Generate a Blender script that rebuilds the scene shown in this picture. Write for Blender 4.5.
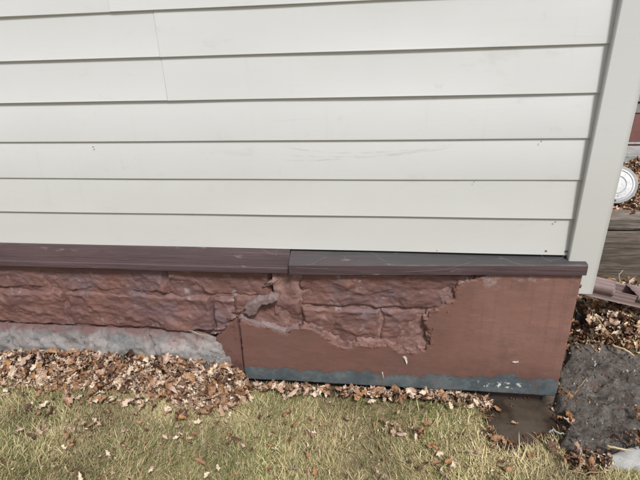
import bpy, bmesh, math, random
import numpy as np
from mathutils import Vector, Matrix, Euler

random.seed(7)
rng = np.random.default_rng(11)
S = bpy.context.scene
for o in list(bpy.data.objects):
    bpy.data.objects.remove(o)
COL = S.collection

# ------------------------------------------------------------------ camera
FPX = 500.0
CAM = np.array([0.0, -1.49760699, 1.32593913])
FW = np.array([-0.13160156, 0.88588182, -0.44485328])
RT = np.array([0.99110763, 0.12648506, -0.04131811])
UP = np.array([-0.01966433, 0.44633501, 0.89464986])
cd = bpy.data.cameras.new('camera')
cd.sensor_width = 36.0
cd.lens = FPX / 640 * 36
cd.clip_start = 0.02
cd.clip_end = 500
cam = bpy.data.objects.new('camera', cd)
COL.objects.link(cam)
M = Matrix.Identity(4)
for i in range(3):
    M[i][0], M[i][1], M[i][2], M[i][3] = RT[i], UP[i], -FW[i], CAM[i]
cam.matrix_world = M
S.camera = cam

# ------------------------------------------------------------------ sky + sun (overcast)
SUN_EL, SUN_AZ = math.radians(52), math.radians(152)   # azimuth from +Y clockwise
w = bpy.data.worlds.new('World')
S.world = w
w.use_nodes = True
nt = w.node_tree
nt.nodes.clear()
sky = nt.nodes.new('ShaderNodeTexSky')
sky.sky_type = 'NISHITA'
sky.sun_disc = False
sky.sun_elevation = SUN_EL
sky.sun_rotation = SUN_AZ
sky.air_density = 1.0
sky.dust_density = 3.0
hs = nt.nodes.new('ShaderNodeHueSaturation')
hs.inputs['Saturation'].default_value = 0.22
bg = nt.nodes.new('ShaderNodeBackground')
bg.inputs['Strength'].default_value = 0.080
wo = nt.nodes.new('ShaderNodeOutputWorld')
nt.links.new(sky.outputs[0], hs.inputs['Color'])
nt.links.new(hs.outputs[0], bg.inputs['Color'])
nt.links.new(bg.outputs[0], wo.inputs['Surface'])
sl = bpy.data.lights.new('sun', 'SUN')
sl.energy = 2.9
sl.angle = math.radians(10)
sl.color = (1.0, 0.98, 0.955)
so = bpy.data.objects.new('sun', sl)
COL.objects.link(so)
d = Vector((math.sin(SUN_AZ) * math.cos(SUN_EL), math.cos(SUN_AZ) * math.cos(SUN_EL), math.sin(SUN_EL)))
so.rotation_euler = d.to_track_quat('Z', 'Y').to_euler()
so.location = (0, -4, 6)
S.view_settings.view_transform = 'Standard'
S.view_settings.look = 'None'
S.view_settings.gamma = 1
S.view_settings.exposure = 0.27
S.view_settings.use_curve_mapping = False

# ------------------------------------------------------------------ pixel -> place
def ray(px, py):
    return FW + (px - 320) / FPX * RT - (py - 240) / FPX * UP
def W(px, py, y=0.0):              # point where the ray meets the wall plane at depth y
    r = ray(px, py)
    t = (y - CAM[1]) / r[1]
    return CAM + r * t
def G(px, py, z=0.0):              # point where the ray meets level ground at height z
    r = ray(px, py)
    t = (z - CAM[2]) / r[2]
    return CAM + r * t

# ------------------------------------------------------------------ numpy noise
def _h(ix, iy, iz, s):
    v = (ix * 374761393 + iy * 668265263 + iz * 2147483647 + s * 974711) & 0xffffffff
    v = ((v ^ (v >> 13)) * 1274126177) & 0xffffffff
    v = ((v ^ (v >> 16)) * 2246822519) & 0xffffffff
    return ((v ^ (v >> 15)) & 0xffff) / 65535.0 * 2 - 1
def noise(x, y, z=0.0, s=0):
    x, y, z = np.broadcast_arrays(np.asarray(x, float), np.asarray(y, float), np.asarray(z, float))
    fx, fy, fz = np.floor(x), np.floor(y), np.floor(z)
    ix, iy, iz = fx.astype(np.int64), fy.astype(np.int64), fz.astype(np.int64)
    u, v, q = x - fx, y - fy, z - fz
    u = u * u * (3 - 2 * u); v = v * v * (3 - 2 * v); q = q * q * (3 - 2 * q)
    r = 0
    for a in (0, 1):
        for b in (0, 1):
            for c in (0, 1):
                r = r + _h(ix + a, iy + b, iz + c, s) * (u if a else 1 - u) * (v if b else 1 - v) * (q if c else 1 - q)
    return r
def fbm(x, y, z=0.0, s=0, o=4, g=0.5):
    r, a, f = 0, 1.0, 1.0
    for k in range(o):
        r = r + a * noise(np.asarray(x) * f, np.asarray(y) * f, np.asarray(z) * f, s + k * 17)
        a *= g; f *= 2.03
    return r
def sstep(a, b, x):
    t = np.clip((np.asarray(x, float) - a) / (b - a), 0, 1)
    return t * t * (3 - 2 * t)
def inpoly(x, y, poly):
    x = np.asarray(x, float); y = np.asarray(y, float)
    c = np.zeros(x.shape, bool)
    n = len(poly)
    for i in range(n):
        x0, y0 = poly[i]; x1, y1 = poly[(i + 1) % n]
        k = ((y0 > y) != (y1 > y))
        with np.errstate(divide='ignore', invalid='ignore'):
            xi = (x1 - x0) * (y - y0) / (y1 - y0 + 1e-12) + x0
        c ^= k & (x < xi)
    return c
def polydist(x, y, poly, closed=True):
    x = np.asarray(x, float); y = np.asarray(y, float)
    r = np.full(x.shape, 1e9)
    n = len(poly)
    for i in range(n if closed else n - 1):
        ax, ay = poly[i]; bx, by = poly[(i + 1) % n]
        dx, dy = bx - ax, by - ay
        t = np.clip(((x - ax) * dx + (y - ay) * dy) / (dx * dx + dy * dy + 1e-12), 0, 1)
        r = np.minimum(r, np.hypot(x - ax - t * dx, y - ay - t * dy))
    return r
def sdist(x, y, poly):
    dd = polydist(x, y, poly)
    return np.where(inpoly(x, y, poly), dd, -dd)      # + inside

# ------------------------------------------------------------------ objects
def mesh_obj(name, verts, faces, mat, parent=None, smooth=True, loc=None):
    me = bpy.data.meshes.new(name)
    me.from_pydata([tuple(map(float, v)) for v in verts], [], [tuple(map(int, f)) for f in faces])
    if smooth:
        me.polygons.foreach_set('use_smooth', [True] * len(me.polygons))
    me.update()
    if mat is not None:
        for m in (mat if isinstance(mat, (list, tuple)) else [mat]):
            me.materials.append(m)
    o = bpy.data.objects.new(name, me)
    COL.objects.link(o)
    if parent: o.parent = parent
    if loc is not None: o.location = loc
    return o
def recalc(o):
    bm = bmesh.new(); bm.from_mesh(o.data)
    bmesh.ops.recalc_face_normals(bm, faces=bm.faces)
    bm.to_mesh(o.data); bm.free()
def autosmooth(o, ang=35):
    bm = bmesh.new(); bm.from_mesh(o.data)
    bmesh.ops.recalc_face_normals(bm, faces=bm.faces)
    for e in bm.edges:
        if len(e.link_faces) == 2:
            e.smooth = e.calc_face_angle(0) < math.radians(ang)
    bm.to_mesh(o.data); bm.free()
def empty(name, loc=(0, 0, 0)):
    o = bpy.data.objects.new(name, None)
    o.empty_display_size = 0.1
    COL.objects.link(o); o.location = loc
    return o
def tag(o, label=None, cat=None, group=None, kind=None):
    if label: o['label'] = label
    if cat: o['category'] = cat
    if group: o['group'] = group
    if kind: o['kind'] = kind
    return o
def box_vf(x0, x1, y0, y1, z0, z1):
    v = [(x0, y0, z0), (x1, y0, z0), (x1, y1, z0), (x0, y1, z0), (x0, y0, z1), (x1, y0, z1), (x1, y1, z1), (x0, y1, z1)]
    f = [(0, 3, 2, 1), (4, 5, 6, 7), (0, 1, 5, 4), (1, 2, 6, 5), (2, 3, 7, 6), (3, 0, 4, 7)]
    return v, f
def bevel_box(name, x0, x1, y0, y1, z0, z1, mat, parent=None, b=0.004, seg=2):
    v, f = box_vf(x0, x1, y0, y1, z0, z1)
    o = mesh_obj(name, v, f, mat, parent)
    bm = bmesh.new(); bm.from_mesh(o.data)
    bmesh.ops.bevel(bm, geom=list(bm.edges), offset=b, segments=seg, affect='EDGES')
    bm.to_mesh(o.data); bm.free()
    autosmooth(o, 50)
    return o
def tube(pts, rad, n=6):
    pts = [np.asarray(p, float) for p in pts]
    V, F = [], []
    m = len(pts)
    for i, p in enumerate(pts):
        t = pts[min(i + 1, m - 1)] - pts[max(i - 1, 0)]
        t /= np.linalg.norm(t) + 1e-12
        a = np.cross(t, [0, 0, 1.0])
        if np.linalg.norm(a) < 1e-3: a = np.cross(t, [1.0, 0, 0])
        a /= np.linalg.norm(a); b = np.cross(t, a)
        r = rad[i] if hasattr(rad, '__len__') else rad
        for k in range(n):
            an = 2 * math.pi * k / n
            V.append(p + r * (math.cos(an) * a + math.sin(an) * b))
    for i in range(m - 1):
        for k in range(n):
            F.append((i * n + k, i * n + (k + 1) % n, (i + 1) * n + (k + 1) % n, (i + 1) * n + k))
    F.append(tuple(range(n - 1, -1, -1))); F.append(tuple((m - 1) * n + k for k in range(n)))
    return V, F

# ------------------------------------------------------------------ materials
class Mat:
    def __init__(s, name, rough=0.6, spec=0.5):
        s.m = bpy.data.materials.new(name); s.m.use_nodes = True
        s.t = s.m.node_tree
        s.b = s.t.nodes['Principled BSDF']
        s.b.inputs['Roughness'].default_value = rough
        s.b.inputs['Specular IOR Level'].default_value = spec
        s.tc = s.t.nodes.new('ShaderNodeTexCoord')
        s.geo = s.tc.outputs['Object']
    def n(s, typ, **k):
        x = s.t.nodes.new(typ)
        for a, b in k.items(): setattr(x, a, b)
        return x
    def link(s, a, b): s.t.links.new(a, b)
    def noise(s, scale, detail=6, rough=0.55, stretch=None, dist=0.0, off=None, w=None):
        x = s.n('ShaderNodeTexNoise')
        x.inputs['Scale'].default_value = scale
        x.inputs['Detail'].default_value = detail
        x.inputs['Roughness'].default_value = rough
        x.inputs['Distortion'].default_value = dist
        mp = s.n('ShaderNodeMapping')
        if stretch: mp.inputs['Scale'].default_value = stretch
        if off: mp.inputs['Location'].default_value = off
        s.link(s.geo, mp.inputs[0]); s.link(mp.outputs[0], x.inputs['Vector'])
        return x.outputs['Fac']
    def vor(s, scale, feature='F1', out='Distance', stretch=None):
        x = s.n('ShaderNodeTexVoronoi'); x.feature = feature
        x.inputs['Scale'].default_value = scale
        mp = s.n('ShaderNodeMapping')
        if stretch: mp.inputs['Scale'].default_value = stretch
        s.link(s.geo, mp.inputs[0]); s.link(mp.outputs[0], x.inputs['Vector'])
        return x.outputs[out]
    def ramp(s, fac, a, b, lo=0.0, hi=1.0):
        x = s.n('ShaderNodeMapRange'); x.interpolation_type = 'SMOOTHSTEP'
        x.inputs['From Min'].default_value = a; x.inputs['From Max'].default_value = b
        x.inputs['To Min'].default_value = lo; x.inputs['To Max'].default_value = hi
        s.link(fac, x.inputs['Value'])
        return x.outputs[0]
    def math(s, op, a, b=None):
        x = s.n('ShaderNodeMath', operation=op)
        for i, v in enumerate((a, b)):
            if v is None: continue
            if isinstance(v, (int, float)): x.inputs[i].default_value = v
            else: s.link(v, x.inputs[i])
        return x.outputs[0]
    def mix(s, fac, a, b):
        x = s.n('ShaderNodeMix', data_type='RGBA')
        for sock, v in ((x.inputs[0], fac), (x.inputs[6], a), (x.inputs[7], b)):
            if isinstance(v, (int, float)): sock.default_value = v
            elif isinstance(v, tuple): sock.default_value = (*v, 1.0)
            else: s.link(v, sock)
        return x.outputs[2]
    def xyz(s):
        x = s.n('ShaderNodeSeparateXYZ'); s.link(s.geo, x.inputs[0])
        return x.outputs
    def base(s, c):
        if isinstance(c, tuple): s.b.inputs['Base Color'].default_value = (*c, 1)
        else: s.link(c, s.b.inputs['Base Color'])
    def rough(s, r): s.link(r, s.b.inputs['Roughness'])
    def bump(s, h, strength=0.3, dist=0.01, prev=None):
        x = s.n('ShaderNodeBump')
        x.inputs['Strength'].default_value = strength
        x.inputs['Distance'].default_value = dist
        s.link(h, x.inputs['Height'])
        if prev is not None: s.link(prev, x.inputs['Normal'])
        s.link(x.outputs[0], s.b.inputs['Normal'])
        return x.outputs[0]

def mat_vinyl(name, base):
    m = Mat(name, 0.5, 0.35)
    c = m.mix(m.ramp(m.noise(1.6, 5), 0.35, 0.7), base, tuple(v * 0.965 for v in base))
    d1 = m.ramp(m.noise(5, 8, 0.7, stretch=(1, 1, 2.2)), 0.56, 0.80)            # grey grime patches
    c = m.mix(m.math('MULTIPLY', d1, 0.42), c, (0.42, 0.41, 0.38))
    st = m.ramp(m.noise(30, 5, 0.6, stretch=(1, 1, 0.06)), 0.58, 0.85)          # faint runs
    c = m.mix(m.math('MULTIPLY', st, 0.13), c, (0.36, 0.35, 0.32))
    sp = m.ramp(m.noise(42, 2, 0.5, stretch=(1.0, 1, 1.4)), 0.77, 0.84)         # small specks
    c = m.mix(m.math('MULTIPLY', sp, 0.5), c, (0.25, 0.23, 0.20))
    sc = m.ramp(m.vor(2.6, 'DISTANCE_TO_EDGE', stretch=(0.5, 1, 3.5)), 0.0, 0.006, 1.0, 0.0)  # long thin scuffs
    scm = m.math('MULTIPLY', sc, m.ramp(m.noise(2.2, 3), 0.56, 0.68))
    c = m.mix(m.math('MULTIPLY', scm, 0.16), c, (0.36, 0.35, 0.33))
    bl = m.ramp(m.noise(11, 5, 0.6, stretch=(1, 1, 1.5), off=(5, 1, 2)), 0.63, 0.74)
    c = m.mix(m.math('MULTIPLY', bl, 0.22), c, (0.40, 0.39, 0.36))
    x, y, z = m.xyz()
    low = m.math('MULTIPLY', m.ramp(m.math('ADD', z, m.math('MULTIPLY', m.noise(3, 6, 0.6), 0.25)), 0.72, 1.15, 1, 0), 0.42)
    c = m.mix(low, c, (0.47, 0.465, 0.42))  # lower courses duller: falloff of light down the wall painted in
    ax_, az_ = -0.02, 0.855
    for k_, z_, x_ in ((0.42, 0.868, -0.10), (0.30, 0.857, -0.16), (0.16, 0.846, -0.30)):
        cur = m.math('ADD', m.math('MULTIPLY', m.math('POWER', m.math('ABSOLUTE', m.math('SUBTRACT', x, x_)), 2.0), k_), z_)
        dd_ = m.math('ABSOLUTE', m.math('SUBTRACT', z, m.math('ADD', cur, m.math('MULTIPLY', m.noise(9, 3), 0.012))))
        arc = m.math('MULTIPLY', m.ramp(dd_, 0.0008, 0.0030, 1, 0), m.math('MULTIPLY', m.ramp(m.noise(14, 5, 0.7, off=(k_ * 9, 0, 0)), 0.40, 0.62), m.math('MULTIPLY', m.ramp(x, -0.35, -0.25), m.ramp(x, 0.12, 0.22, 1, 0))))
        c = m.mix(m.math('MULTIPLY', arc, 0.32), c, (0.33, 0.32, 0.30))
    m.base(c)
    m.rough(m.ramp(m.noise(9, 4), 0.3, 0.7, 0.42, 0.58))
    b = m.bump(m.noise(60, 4, 0.6, stretch=(0.10, 1, 1.6)), 0.10, 0.002)        # faint embossed grain
    return m.m
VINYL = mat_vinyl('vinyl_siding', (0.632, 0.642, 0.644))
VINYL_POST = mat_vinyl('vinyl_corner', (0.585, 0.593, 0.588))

PAINT = (0.192, 0.099, 0.083)
PAINT2 = (0.142, 0.075, 0.068)
PURPLE = (0.155, 0.104, 0.112)
PINK = (0.29, 0.175, 0.155)
def mat_stone():
    m = Mat('painted_stone', 0.55, 0.4)
    c = m.mix(m.ramp(m.noise(6, 6, 0.6), 0.35, 0.68), PAINT, PAINT2)
    c = m.mix(m.ramp(m.noise(3.2, 7, 0.65, off=(3, 1, 5)), 0.48, 0.62, 0, 0.85), c, PURPLE)
    c = m.mix(m.ramp(m.noise(17, 6, 0.7, off=(7, 2, 1)), 0.57, 0.70, 0, 0.6), c, (0.36, 0.32, 0.33))
    c = m.mix(m.ramp(m.noise(9, 9, 0.75, off=(1, 9, 4)), 0.635, 0.70, 0, 0.85), c, (0.30, 0.185, 0.150))
    # crests where the paint has worn: pointiness of the real shape
    g = m.n('ShaderNodeNewGeometry')
    wear = m.math('MULTIPLY', m.ramp(g.outputs['Pointiness'], 0.53, 0.60), m.ramp(m.noise(26, 5, 0.7), 0.42, 0.64))
    c = m.mix(m.math('MULTIPLY', wear, 0.55), c, (0.45, 0.34, 0.29))
    m.base(c)
    m.rough(m.ramp(m.noise(20, 5), 0.3, 0.7, 0.42, 0.72))
    b = m.bump(m.noise(55, 7, 0.7, stretch=(0.7, 1, 1.4)), 0.7, 0.005)
    m.bump(m.noise(260, 4, 0.7), 0.25, 0.0015, b)
    return m.m
STONE = mat_stone()

def mat_parging():
    m = Mat('painted_parging', 0.62, 0.35)
    x, y, z = m.xyz()
    c = m.mix(m.ramp(m.noise(2.4, 6, 0.6), 0.36, 0.66), (0.178, 0.090, 0.073), (0.150, 0.075, 0.062))
    c = m.mix(m.math('MULTIPLY', m.ramp(m.math('ADD', x, m.math('MULTIPLY', m.noise(2.2, 5, 0.6, off=(1, 1, 7)), 0.5)), 0.25, 0.75), m.ramp(m.math('ADD', z, m.math('MULTIPLY', m.noise(5, 5, 0.6), 0.2)), 0.14, 0.30)), c, (0.232, 0.122, 0.100))   # lighter upper right: light falling off downward, painted into the coat
    c = m.mix(m.ramp(m.noise(5, 8, 0.72, stretch=(1, 1, 0.45), off=(3, 0, 2)), 0.52, 0.74, 0, 0.55), c, (0.25, 0.145, 0.122))
    c = m.mix(m.ramp(m.noise(46, 5, 0.6, stretch=(1, 1, 0.05)), 0.52, 0.72, 0, 0.36), c, (0.15, 0.082, 0.072))   # run
    c = m.mix(m.ramp(m.noise(7, 8, 0.75, off=(8, 3, 1)), 0.48, 0.66, 0, 0.65), c, (0.145, 0.084, 0.074))
    c = m.mix(m.ramp(m.noise(24, 6, 0.7, stretch=(0.3, 1, 1.4), off=(2, 8, 1)), 0.60, 0.72, 0, 0.4), c, (0.29, 0.175, 0.150))
    c = m.mix(m.ramp(m.noise(90, 3, 0.6), 0.70, 0.78, 0, 0.4), c, (0.09, 0.05, 0.05))
    sp_ = m.math('MULTIPLY', m.ramp(z, 0.02, 0.20, 1, 0), m.ramp(m.noise(34, 7, 0.75, off=(4, 2, 9)), 0.46, 0.66))
    c = m.mix(m.math('MULTIPLY', sp_, 0.55), c, (0.120, 0.078, 0.062))
    c = m.mix(m.math('MULTIPLY', m.ramp(m.noise(120, 3, 0.6, off=(7, 2, 9)), 0.70, 0.75), 0.5), c, (0.36, 0.27, 0.24))
    # lime bloom below the sill
    hi = m.math('MULTIPLY', m.ramp(z, 0.40, 0.465), m.ramp(m.noise(9, 8, 0.75, off=(2, 2, 2)), 0.50, 0.66))
    c = m.mix(m.math('MULTIPLY', hi, 0.7), c, (0.40, 0.36, 0.37))
    # older blue-grey coat bared along the foot, ragged edge
    edge = m.math('ADD', z, m.math('MULTIPLY', m.math('SUBTRACT', m.noise(11, 8, 0.62, stretch=(1, 1, 0.30)), 0.5), 0.085))
    edge = m.math('ADD', edge, m.math('MULTIPLY', m.math('SUBTRACT', m.noise(48, 6, 0.78), 0.5), 0.055))
    rise = m.ramp(x, -0.55, 0.62, 0.030, 0.049)
    k = m.ramp(m.math('SUBTRACT', edge, rise), -0.007, 0.008, 1.0, 0.0)
    blue = m.mix(m.ramp(m.noise(14, 7, 0.7), 0.4, 0.7), (0.072, 0.092, 0.104), (0.135, 0.155, 0.162))
    blue = m.mix(m.ramp(m.noise(30, 6, 0.7, off=(5, 5, 5)), 0.56, 0.7, 0, 0.6), blue, (0.05, 0.052, 0.055))
    blue = m.mix(m.ramp(m.noise(16, 7, 0.75, off=(6, 3, 5)), 0.50, 0.64, 0, 0.5), blue, (0.16, 0.115, 0.10))
    ch = m.math('MULTIPLY', m.ramp(m.noise(75, 4, 0.6, stretch=(1, 1, 0.8)), 0.555, 0.60), m.math('MULTIPLY', m.ramp(x, 0.30, 0.36), m.ramp(x, 0.47, 0.54, 1, 0)))
    ch = m.math('MULTIPLY', ch, m.math('MULTIPLY', m.ramp(z, -0.006, 0.002), m.ramp(z, 0.018, 0.028, 1, 0)))
    blue = m.mix(ch, blue, (0.62, 0.63, 0.62))
    c = m.mix(k, c, blue)
    m.base(c)
    m.rough(m.ramp(m.noise(14, 5), 0.3, 0.7, 0.48, 0.74))
    b = m.bump(m.noise(7, 6, 0.6, stretch=(0.6, 1, 1.5)), 0.45, 0.010)
    b = m.bump(m.noise(160, 5, 0.7), 0.35, 0.0016, b)
    m.bump(k, 0.6, 0.0012, b).node.invert = True
    return m.m
PARGE = mat_parging()

def mat_crumble():
    m = Mat('crumbled_mortar', 0.85, 0.2)
    c = m.mix(m.ramp(m.noise(22, 6, 0.7), 0.36, 0.62), (0.16, 0.088, 0.078), PINK)
    c = m.mix(m.ramp(m.noise(60, 5, 0.7, off=(4, 4, 4)), 0.56, 0.68, 0, 0.55), c, (0.34, 0.265, 0.25))
    c = m.mix(m.ramp(m.noise(13, 5, 0.7, off=(9, 4, 1)), 0.56, 0.70, 0, 0.7), c, (0.105, 0.088, 0.092))
    m.base(c)
    b = m.bump(m.noise(120, 6, 0.75), 0.8, 0.004)
    return m.m
CRUMB = mat_crumble()

def mat_footing():
    m = Mat('bare_footing', 0.8, 0.3)
    x, y, z = m.xyz()
    c = m.mix(m.ramp(m.noise(9, 8, 0.7), 0.36, 0.66), (0.25, 0.232, 0.226), (0.40, 0.37, 0.355))
    c = m.mix(m.ramp(m.noise(7, 7, 0.7, off=(2, 4, 1), stretch=(1, 1, 1.8)), 0.50, 0.62, 0, 0.6), c, (0.14, 0.162, 0.172))
    c = m.mix(m.ramp(m.noise(11, 8, 0.7, off=(6, 1, 3)), 0.54, 0.66, 0, 0.75), c, (0.33, 0.225, 0.21))
    c = m.mix(m.ramp(m.noise(40, 5, 0.7, off=(1, 1, 3)), 0.57, 0.66, 0, 0.75), c, (0.085, 0.07, 0.07))
    top = m.math('ADD', z, m.math('MULTIPLY', m.math('SUBTRACT', m.noise(9, 7, 0.7), 0.5), 0.13))
    k = m.ramp(top, 0.135, 0.172)
    c = m.mix(m.math('MULTIPLY', k, 0.9), c, (0.165, 0.088, 0.085))      # paint lapping down from the stones
    m.base(c)
    b = m.bump(m.noise(45, 8, 0.78), 1.0, 0.008)
    m.bump(m.noise(220, 4, 0.7), 0.35, 0.0015, b)
    return m.m
FOOT = mat_footing()

def mat_sill(name, dirty):
    m = Mat(name, 0.6, 0.3)
    c = m.mix(m.ramp(m.noise(4, 6, 0.6, stretch=(0.5, 1, 3)), 0.36, 0.66), (0.098, 0.062, 0.067), (0.072, 0.048, 0.053))
    c = m.mix(m.ramp(m.noise(20, 5, 0.65, stretch=(0.12, 1, 3)), 0.52, 0.72, 0, 0.5), c, (0.150, 0.100, 0.105))
    g = m.n('ShaderNodeNewGeometry')
    sx = m.n('ShaderNodeSeparateXYZ'); m.link(g.outputs['True Normal'], sx.inputs[0])
    up = m.ramp(sx.outputs[2], 0.30, 0.8)                                   # dust lies on what faces up
    px_ = m.xyz()[0]
    up = m.math('MULTIPLY', up, m.ramp(m.math('ADD', px_, m.math('MULTIPLY', m.noise(6, 5, 0.7), 0.3)), -0.45, 0.05, 0.3, 1.0))   # grit gathers towards the corner
    dust = m.math('MULTIPLY', up, m.ramp(m.noise(12, 7, 0.7, stretch=(0.25, 2.5, 2)), 0.30, 0.52))
    c = m.mix(m.math('MULTIPLY', dust, dirty), c, (0.066, 0.066, 0.067))
    c = m.mix(m.math('MULTIPLY', m.ramp(m.noise(38, 6, 0.7, stretch=(0.3, 1, 1)), 0.62, 0.74), 0.5 * dirty), c, (0.30, 0.28, 0.275))
    c = m.mix(m.ramp(m.noise(26, 7, 0.75, stretch=(0.25, 1.5, 1.5), off=(4, 4, 2)), 0.54, 0.70, 0, 0.6), c, (0.05, 0.036, 0.038))
    m.base(c)
    m.rough(m.ramp(m.noise(14, 5), 0.3, 0.7, 0.5, 0.75))
    m.bump(m.noise(50, 5, 0.6, stretch=(0.10, 2, 2)), 0.7, 0.004)
    return m.m
SILL = SILL_D = mat_sill('painted_sill', 0.95)

def mat_simple(name, a, b, scale, rough=0.8, bumpd=0.004, bs=0.5, c3=None, stretch=None, spec=0.4, bscale=None):
    m = Mat(name, rough, spec)
    c = m.mix(m.ramp(m.noise(scale, 8, 0.68, stretch=stretch), 0.35, 0.66), a, b)
    if c3: c = m.mix(m.ramp(m.noise(scale * 2.7, 7, 0.7, stretch=stretch, off=(3, 6, 1)), 0.56, 0.68, 0, 0.8), c, c3)
    m.base(c)
    m.bump(m.noise(bscale or scale * 6, 7, 0.7, stretch=stretch), bs, bumpd)
    return m.m
SOIL = mat_simple('soil_thatch', (0.070, 0.048, 0.032), (0.135, 0.098, 0.062), 14, 0.9, 0.008, 0.7, (0.035, 0.025, 0.018))
DARK = mat_simple('dark_backing', (0.05, 0.036, 0.032), (0.08, 0.055, 0.048), 10, 0.9)
TIMBER = mat_simple('weathered_timber', (0.095, 0.068, 0.050), (0.20, 0.150, 0.112), 3.5, 0.85, 0.004, 0.8, (0.045, 0.030, 0.022), stretch=(1.3, 6, 6), bscale=9)
TIMBER2 = mat_simple('grey_timber', (0.14, 0.120, 0.102), (0.25, 0.215, 0.185), 3.5, 0.85, 0.004, 0.8, (0.09, 0.07, 0.06), stretch=(1, 7, 9), bscale=9)
def mat_timber(name, a, b, dk):
    m = Mat(name, 0.85, 0.3)
    wv = m.n('ShaderNodeTexWave'); wv.bands_direction = 'Z'
    wv.inputs['Scale'].default_value = 5; wv.inputs['Distortion'].default_value = 11; wv.inputs['Detail'].default_value = 4; wv.inputs['Detail Scale'].default_value = 1.6
    mp = m.n('ShaderNodeMapping'); mp.inputs['Scale'].default_value = (0.45, 1.2, 1.6)
    m.link(m.geo, mp.inputs[0]); m.link(mp.outputs[0], wv.inputs['Vector'])
    g = wv.outputs['Fac']
    c = m.mix(m.ramp(g, -0.6, 1.3), a, b)
    c = m.mix(m.ramp(m.noise(5, 7, 0.7, stretch=(1, 3, 3)), 0.45, 0.66, 0, 0.7), c, dk)
    c = m.mix(m.ramp(m.noise(40, 6, 0.7, stretch=(0.12, 2, 2)), 0.55, 0.66, 0, 0.9), c, tuple(v * 0.4 for v in dk))
    m.base(c)
    k = m.bump(g, 0.25, 0.004); m.bump(m.noise(60, 6, 0.7, stretch=(0.1, 2, 2)), 0.9, 0.006, k)
    return m.m
TIMBER = mat_timber('weathered_timber', (0.085, 0.068, 0.056), (0.185, 0.155, 0.128), (0.095, 0.078, 0.066))
TIMBER2 = mat_timber('grey_timber', (0.13, 0.108, 0.090), (0.26, 0.225, 0.195), (0.12, 0.10, 0.085))
ROCKBIT = mat_simple('pale_concrete', (0.30, 0.30, 0.295), (0.42, 0.42, 0.41), 12, 0.7, 0.004, 0.6, (0.17, 0.17, 0.165))
REDWALL = mat_simple('red_painted_wall', (0.15, 0.065, 0.058), (0.20, 0.095, 0.085), 6, 0.7, 0.003, 0.4, (0.12, 0.06, 0.055))
GREYBRICK = mat_simple('grey_brick', (0.20, 0.185, 0.17), (0.30, 0.28, 0.26), 9, 0.85, 0.004, 0.6, (0.11, 0.10, 0.095))
TWIG = mat_simple('dry_twig', (0.20, 0.13, 0.075), (0.36, 0.26, 0.15), 30, 0.8, 0.001, 0.4)
STRAW = mat_simple('dry_straw', (0.42, 0.33, 0.19), (0.55, 0.46, 0.29), 40, 0.7, 0.001, 0.3)
BLACK = mat_simple('gap_shade', (0.014, 0.013, 0.013), (0.028, 0.026, 0.025), 12, 0.65, 0.002, 0.3)
WEB = mat_simple('cobweb', (0.30, 0.28, 0.27), (0.42, 0.40, 0.39), 40, 0.9)
WHITEP = mat_simple('white_plastic', (0.66, 0.67, 0.68), (0.48, 0.49, 0.51), 22, 0.5, 0.004, 0.6, (0.30, 0.30, 0.29), bscale=70)
RIM = mat_simple('grey_rim', (0.22, 0.23, 0.24), (0.32, 0.33, 0.34), 20, 0.5, 0.001, 0.2)
CHIP = mat_simple('pale_chip', (0.66, 0.62, 0.56), (0.52, 0.47, 0.42), 60, 0.8, 0.001, 0.4)

def mat_rock():
    m = Mat('wet_rock', 0.4, 0.5)
    c = m.mix(m.ramp(m.noise(11, 8, 0.72), 0.36, 0.66), (0.070, 0.058, 0.049), (0.185, 0.165, 0.150))
    c = m.mix(m.ramp(m.noise(38, 7, 0.72, off=(3, 3, 3)), 0.54, 0.68, 0, 0.6), c, (0.30, 0.28, 0.27))
    c = m.mix(m.ramp(m.noise(16, 6, 0.7, off=(8, 1, 3)), 0.56, 0.66, 0, 0.7), c, (0.125, 0.075, 0.055))
    m.base(c)
    m.rough(m.ramp(m.noise(28, 6, 0.65), 0.40, 0.62, 0.10, 0.45))
    c = m.mix(m.ramp(m.noise(150, 5, 0.7, off=(1, 5, 3)), 0.58, 0.68, 0, 0.55), c, (0.36, 0.335, 0.32))  # pale flecks: wet sparkle painted as colour
    c = m.mix(m.ramp(m.noise(110, 5, 0.7, off=(6, 5, 3)), 0.56, 0.66, 0, 0.8), c, (0.035, 0.026, 0.024))
    m.base(c)
    b = m.bump(m.noise(110, 7, 0.78), 1.0, 0.008)
    m.bump(m.noise(300, 4, 0.7), 0.5, 0.002, b)
    return m.m
ROCK = mat_rock()
def mat_mud():
    m = Mat('wet_mud', 0.6, 0.35)
    c = m.mix(m.ramp(m.noise(9, 6, 0.6), 0.36, 0.64), (0.075, 0.054, 0.040), (0.14, 0.105, 0.078))
    c = m.mix(m.ramp(m.noise(13, 6, 0.65, off=(4, 7, 2)), 0.55, 0.68, 0, 0.7), c, (0.17, 0.10, 0.038))
    m.base(c); m.bump(m.noise(60, 6, 0.7), 0.4, 0.003)
    return m.m
MUD = mat_mud()
def mat_water():
    m = Mat('puddle_water', 0.06, 0.5)
    m.base(m.mix(m.ramp(m.noise(9, 5, 0.6), 0.35, 0.65), (0.09, 0.066, 0.048), (0.22, 0.172, 0.132)))
    m.b.inputs['Transmission Weight'].default_value = 0.62
    m.b.inputs['IOR'].default_value = 1.33
    m.bump(m.noise(22, 4), 0.12, 0.003)
    return m.m
WATER = mat_water()
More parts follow.
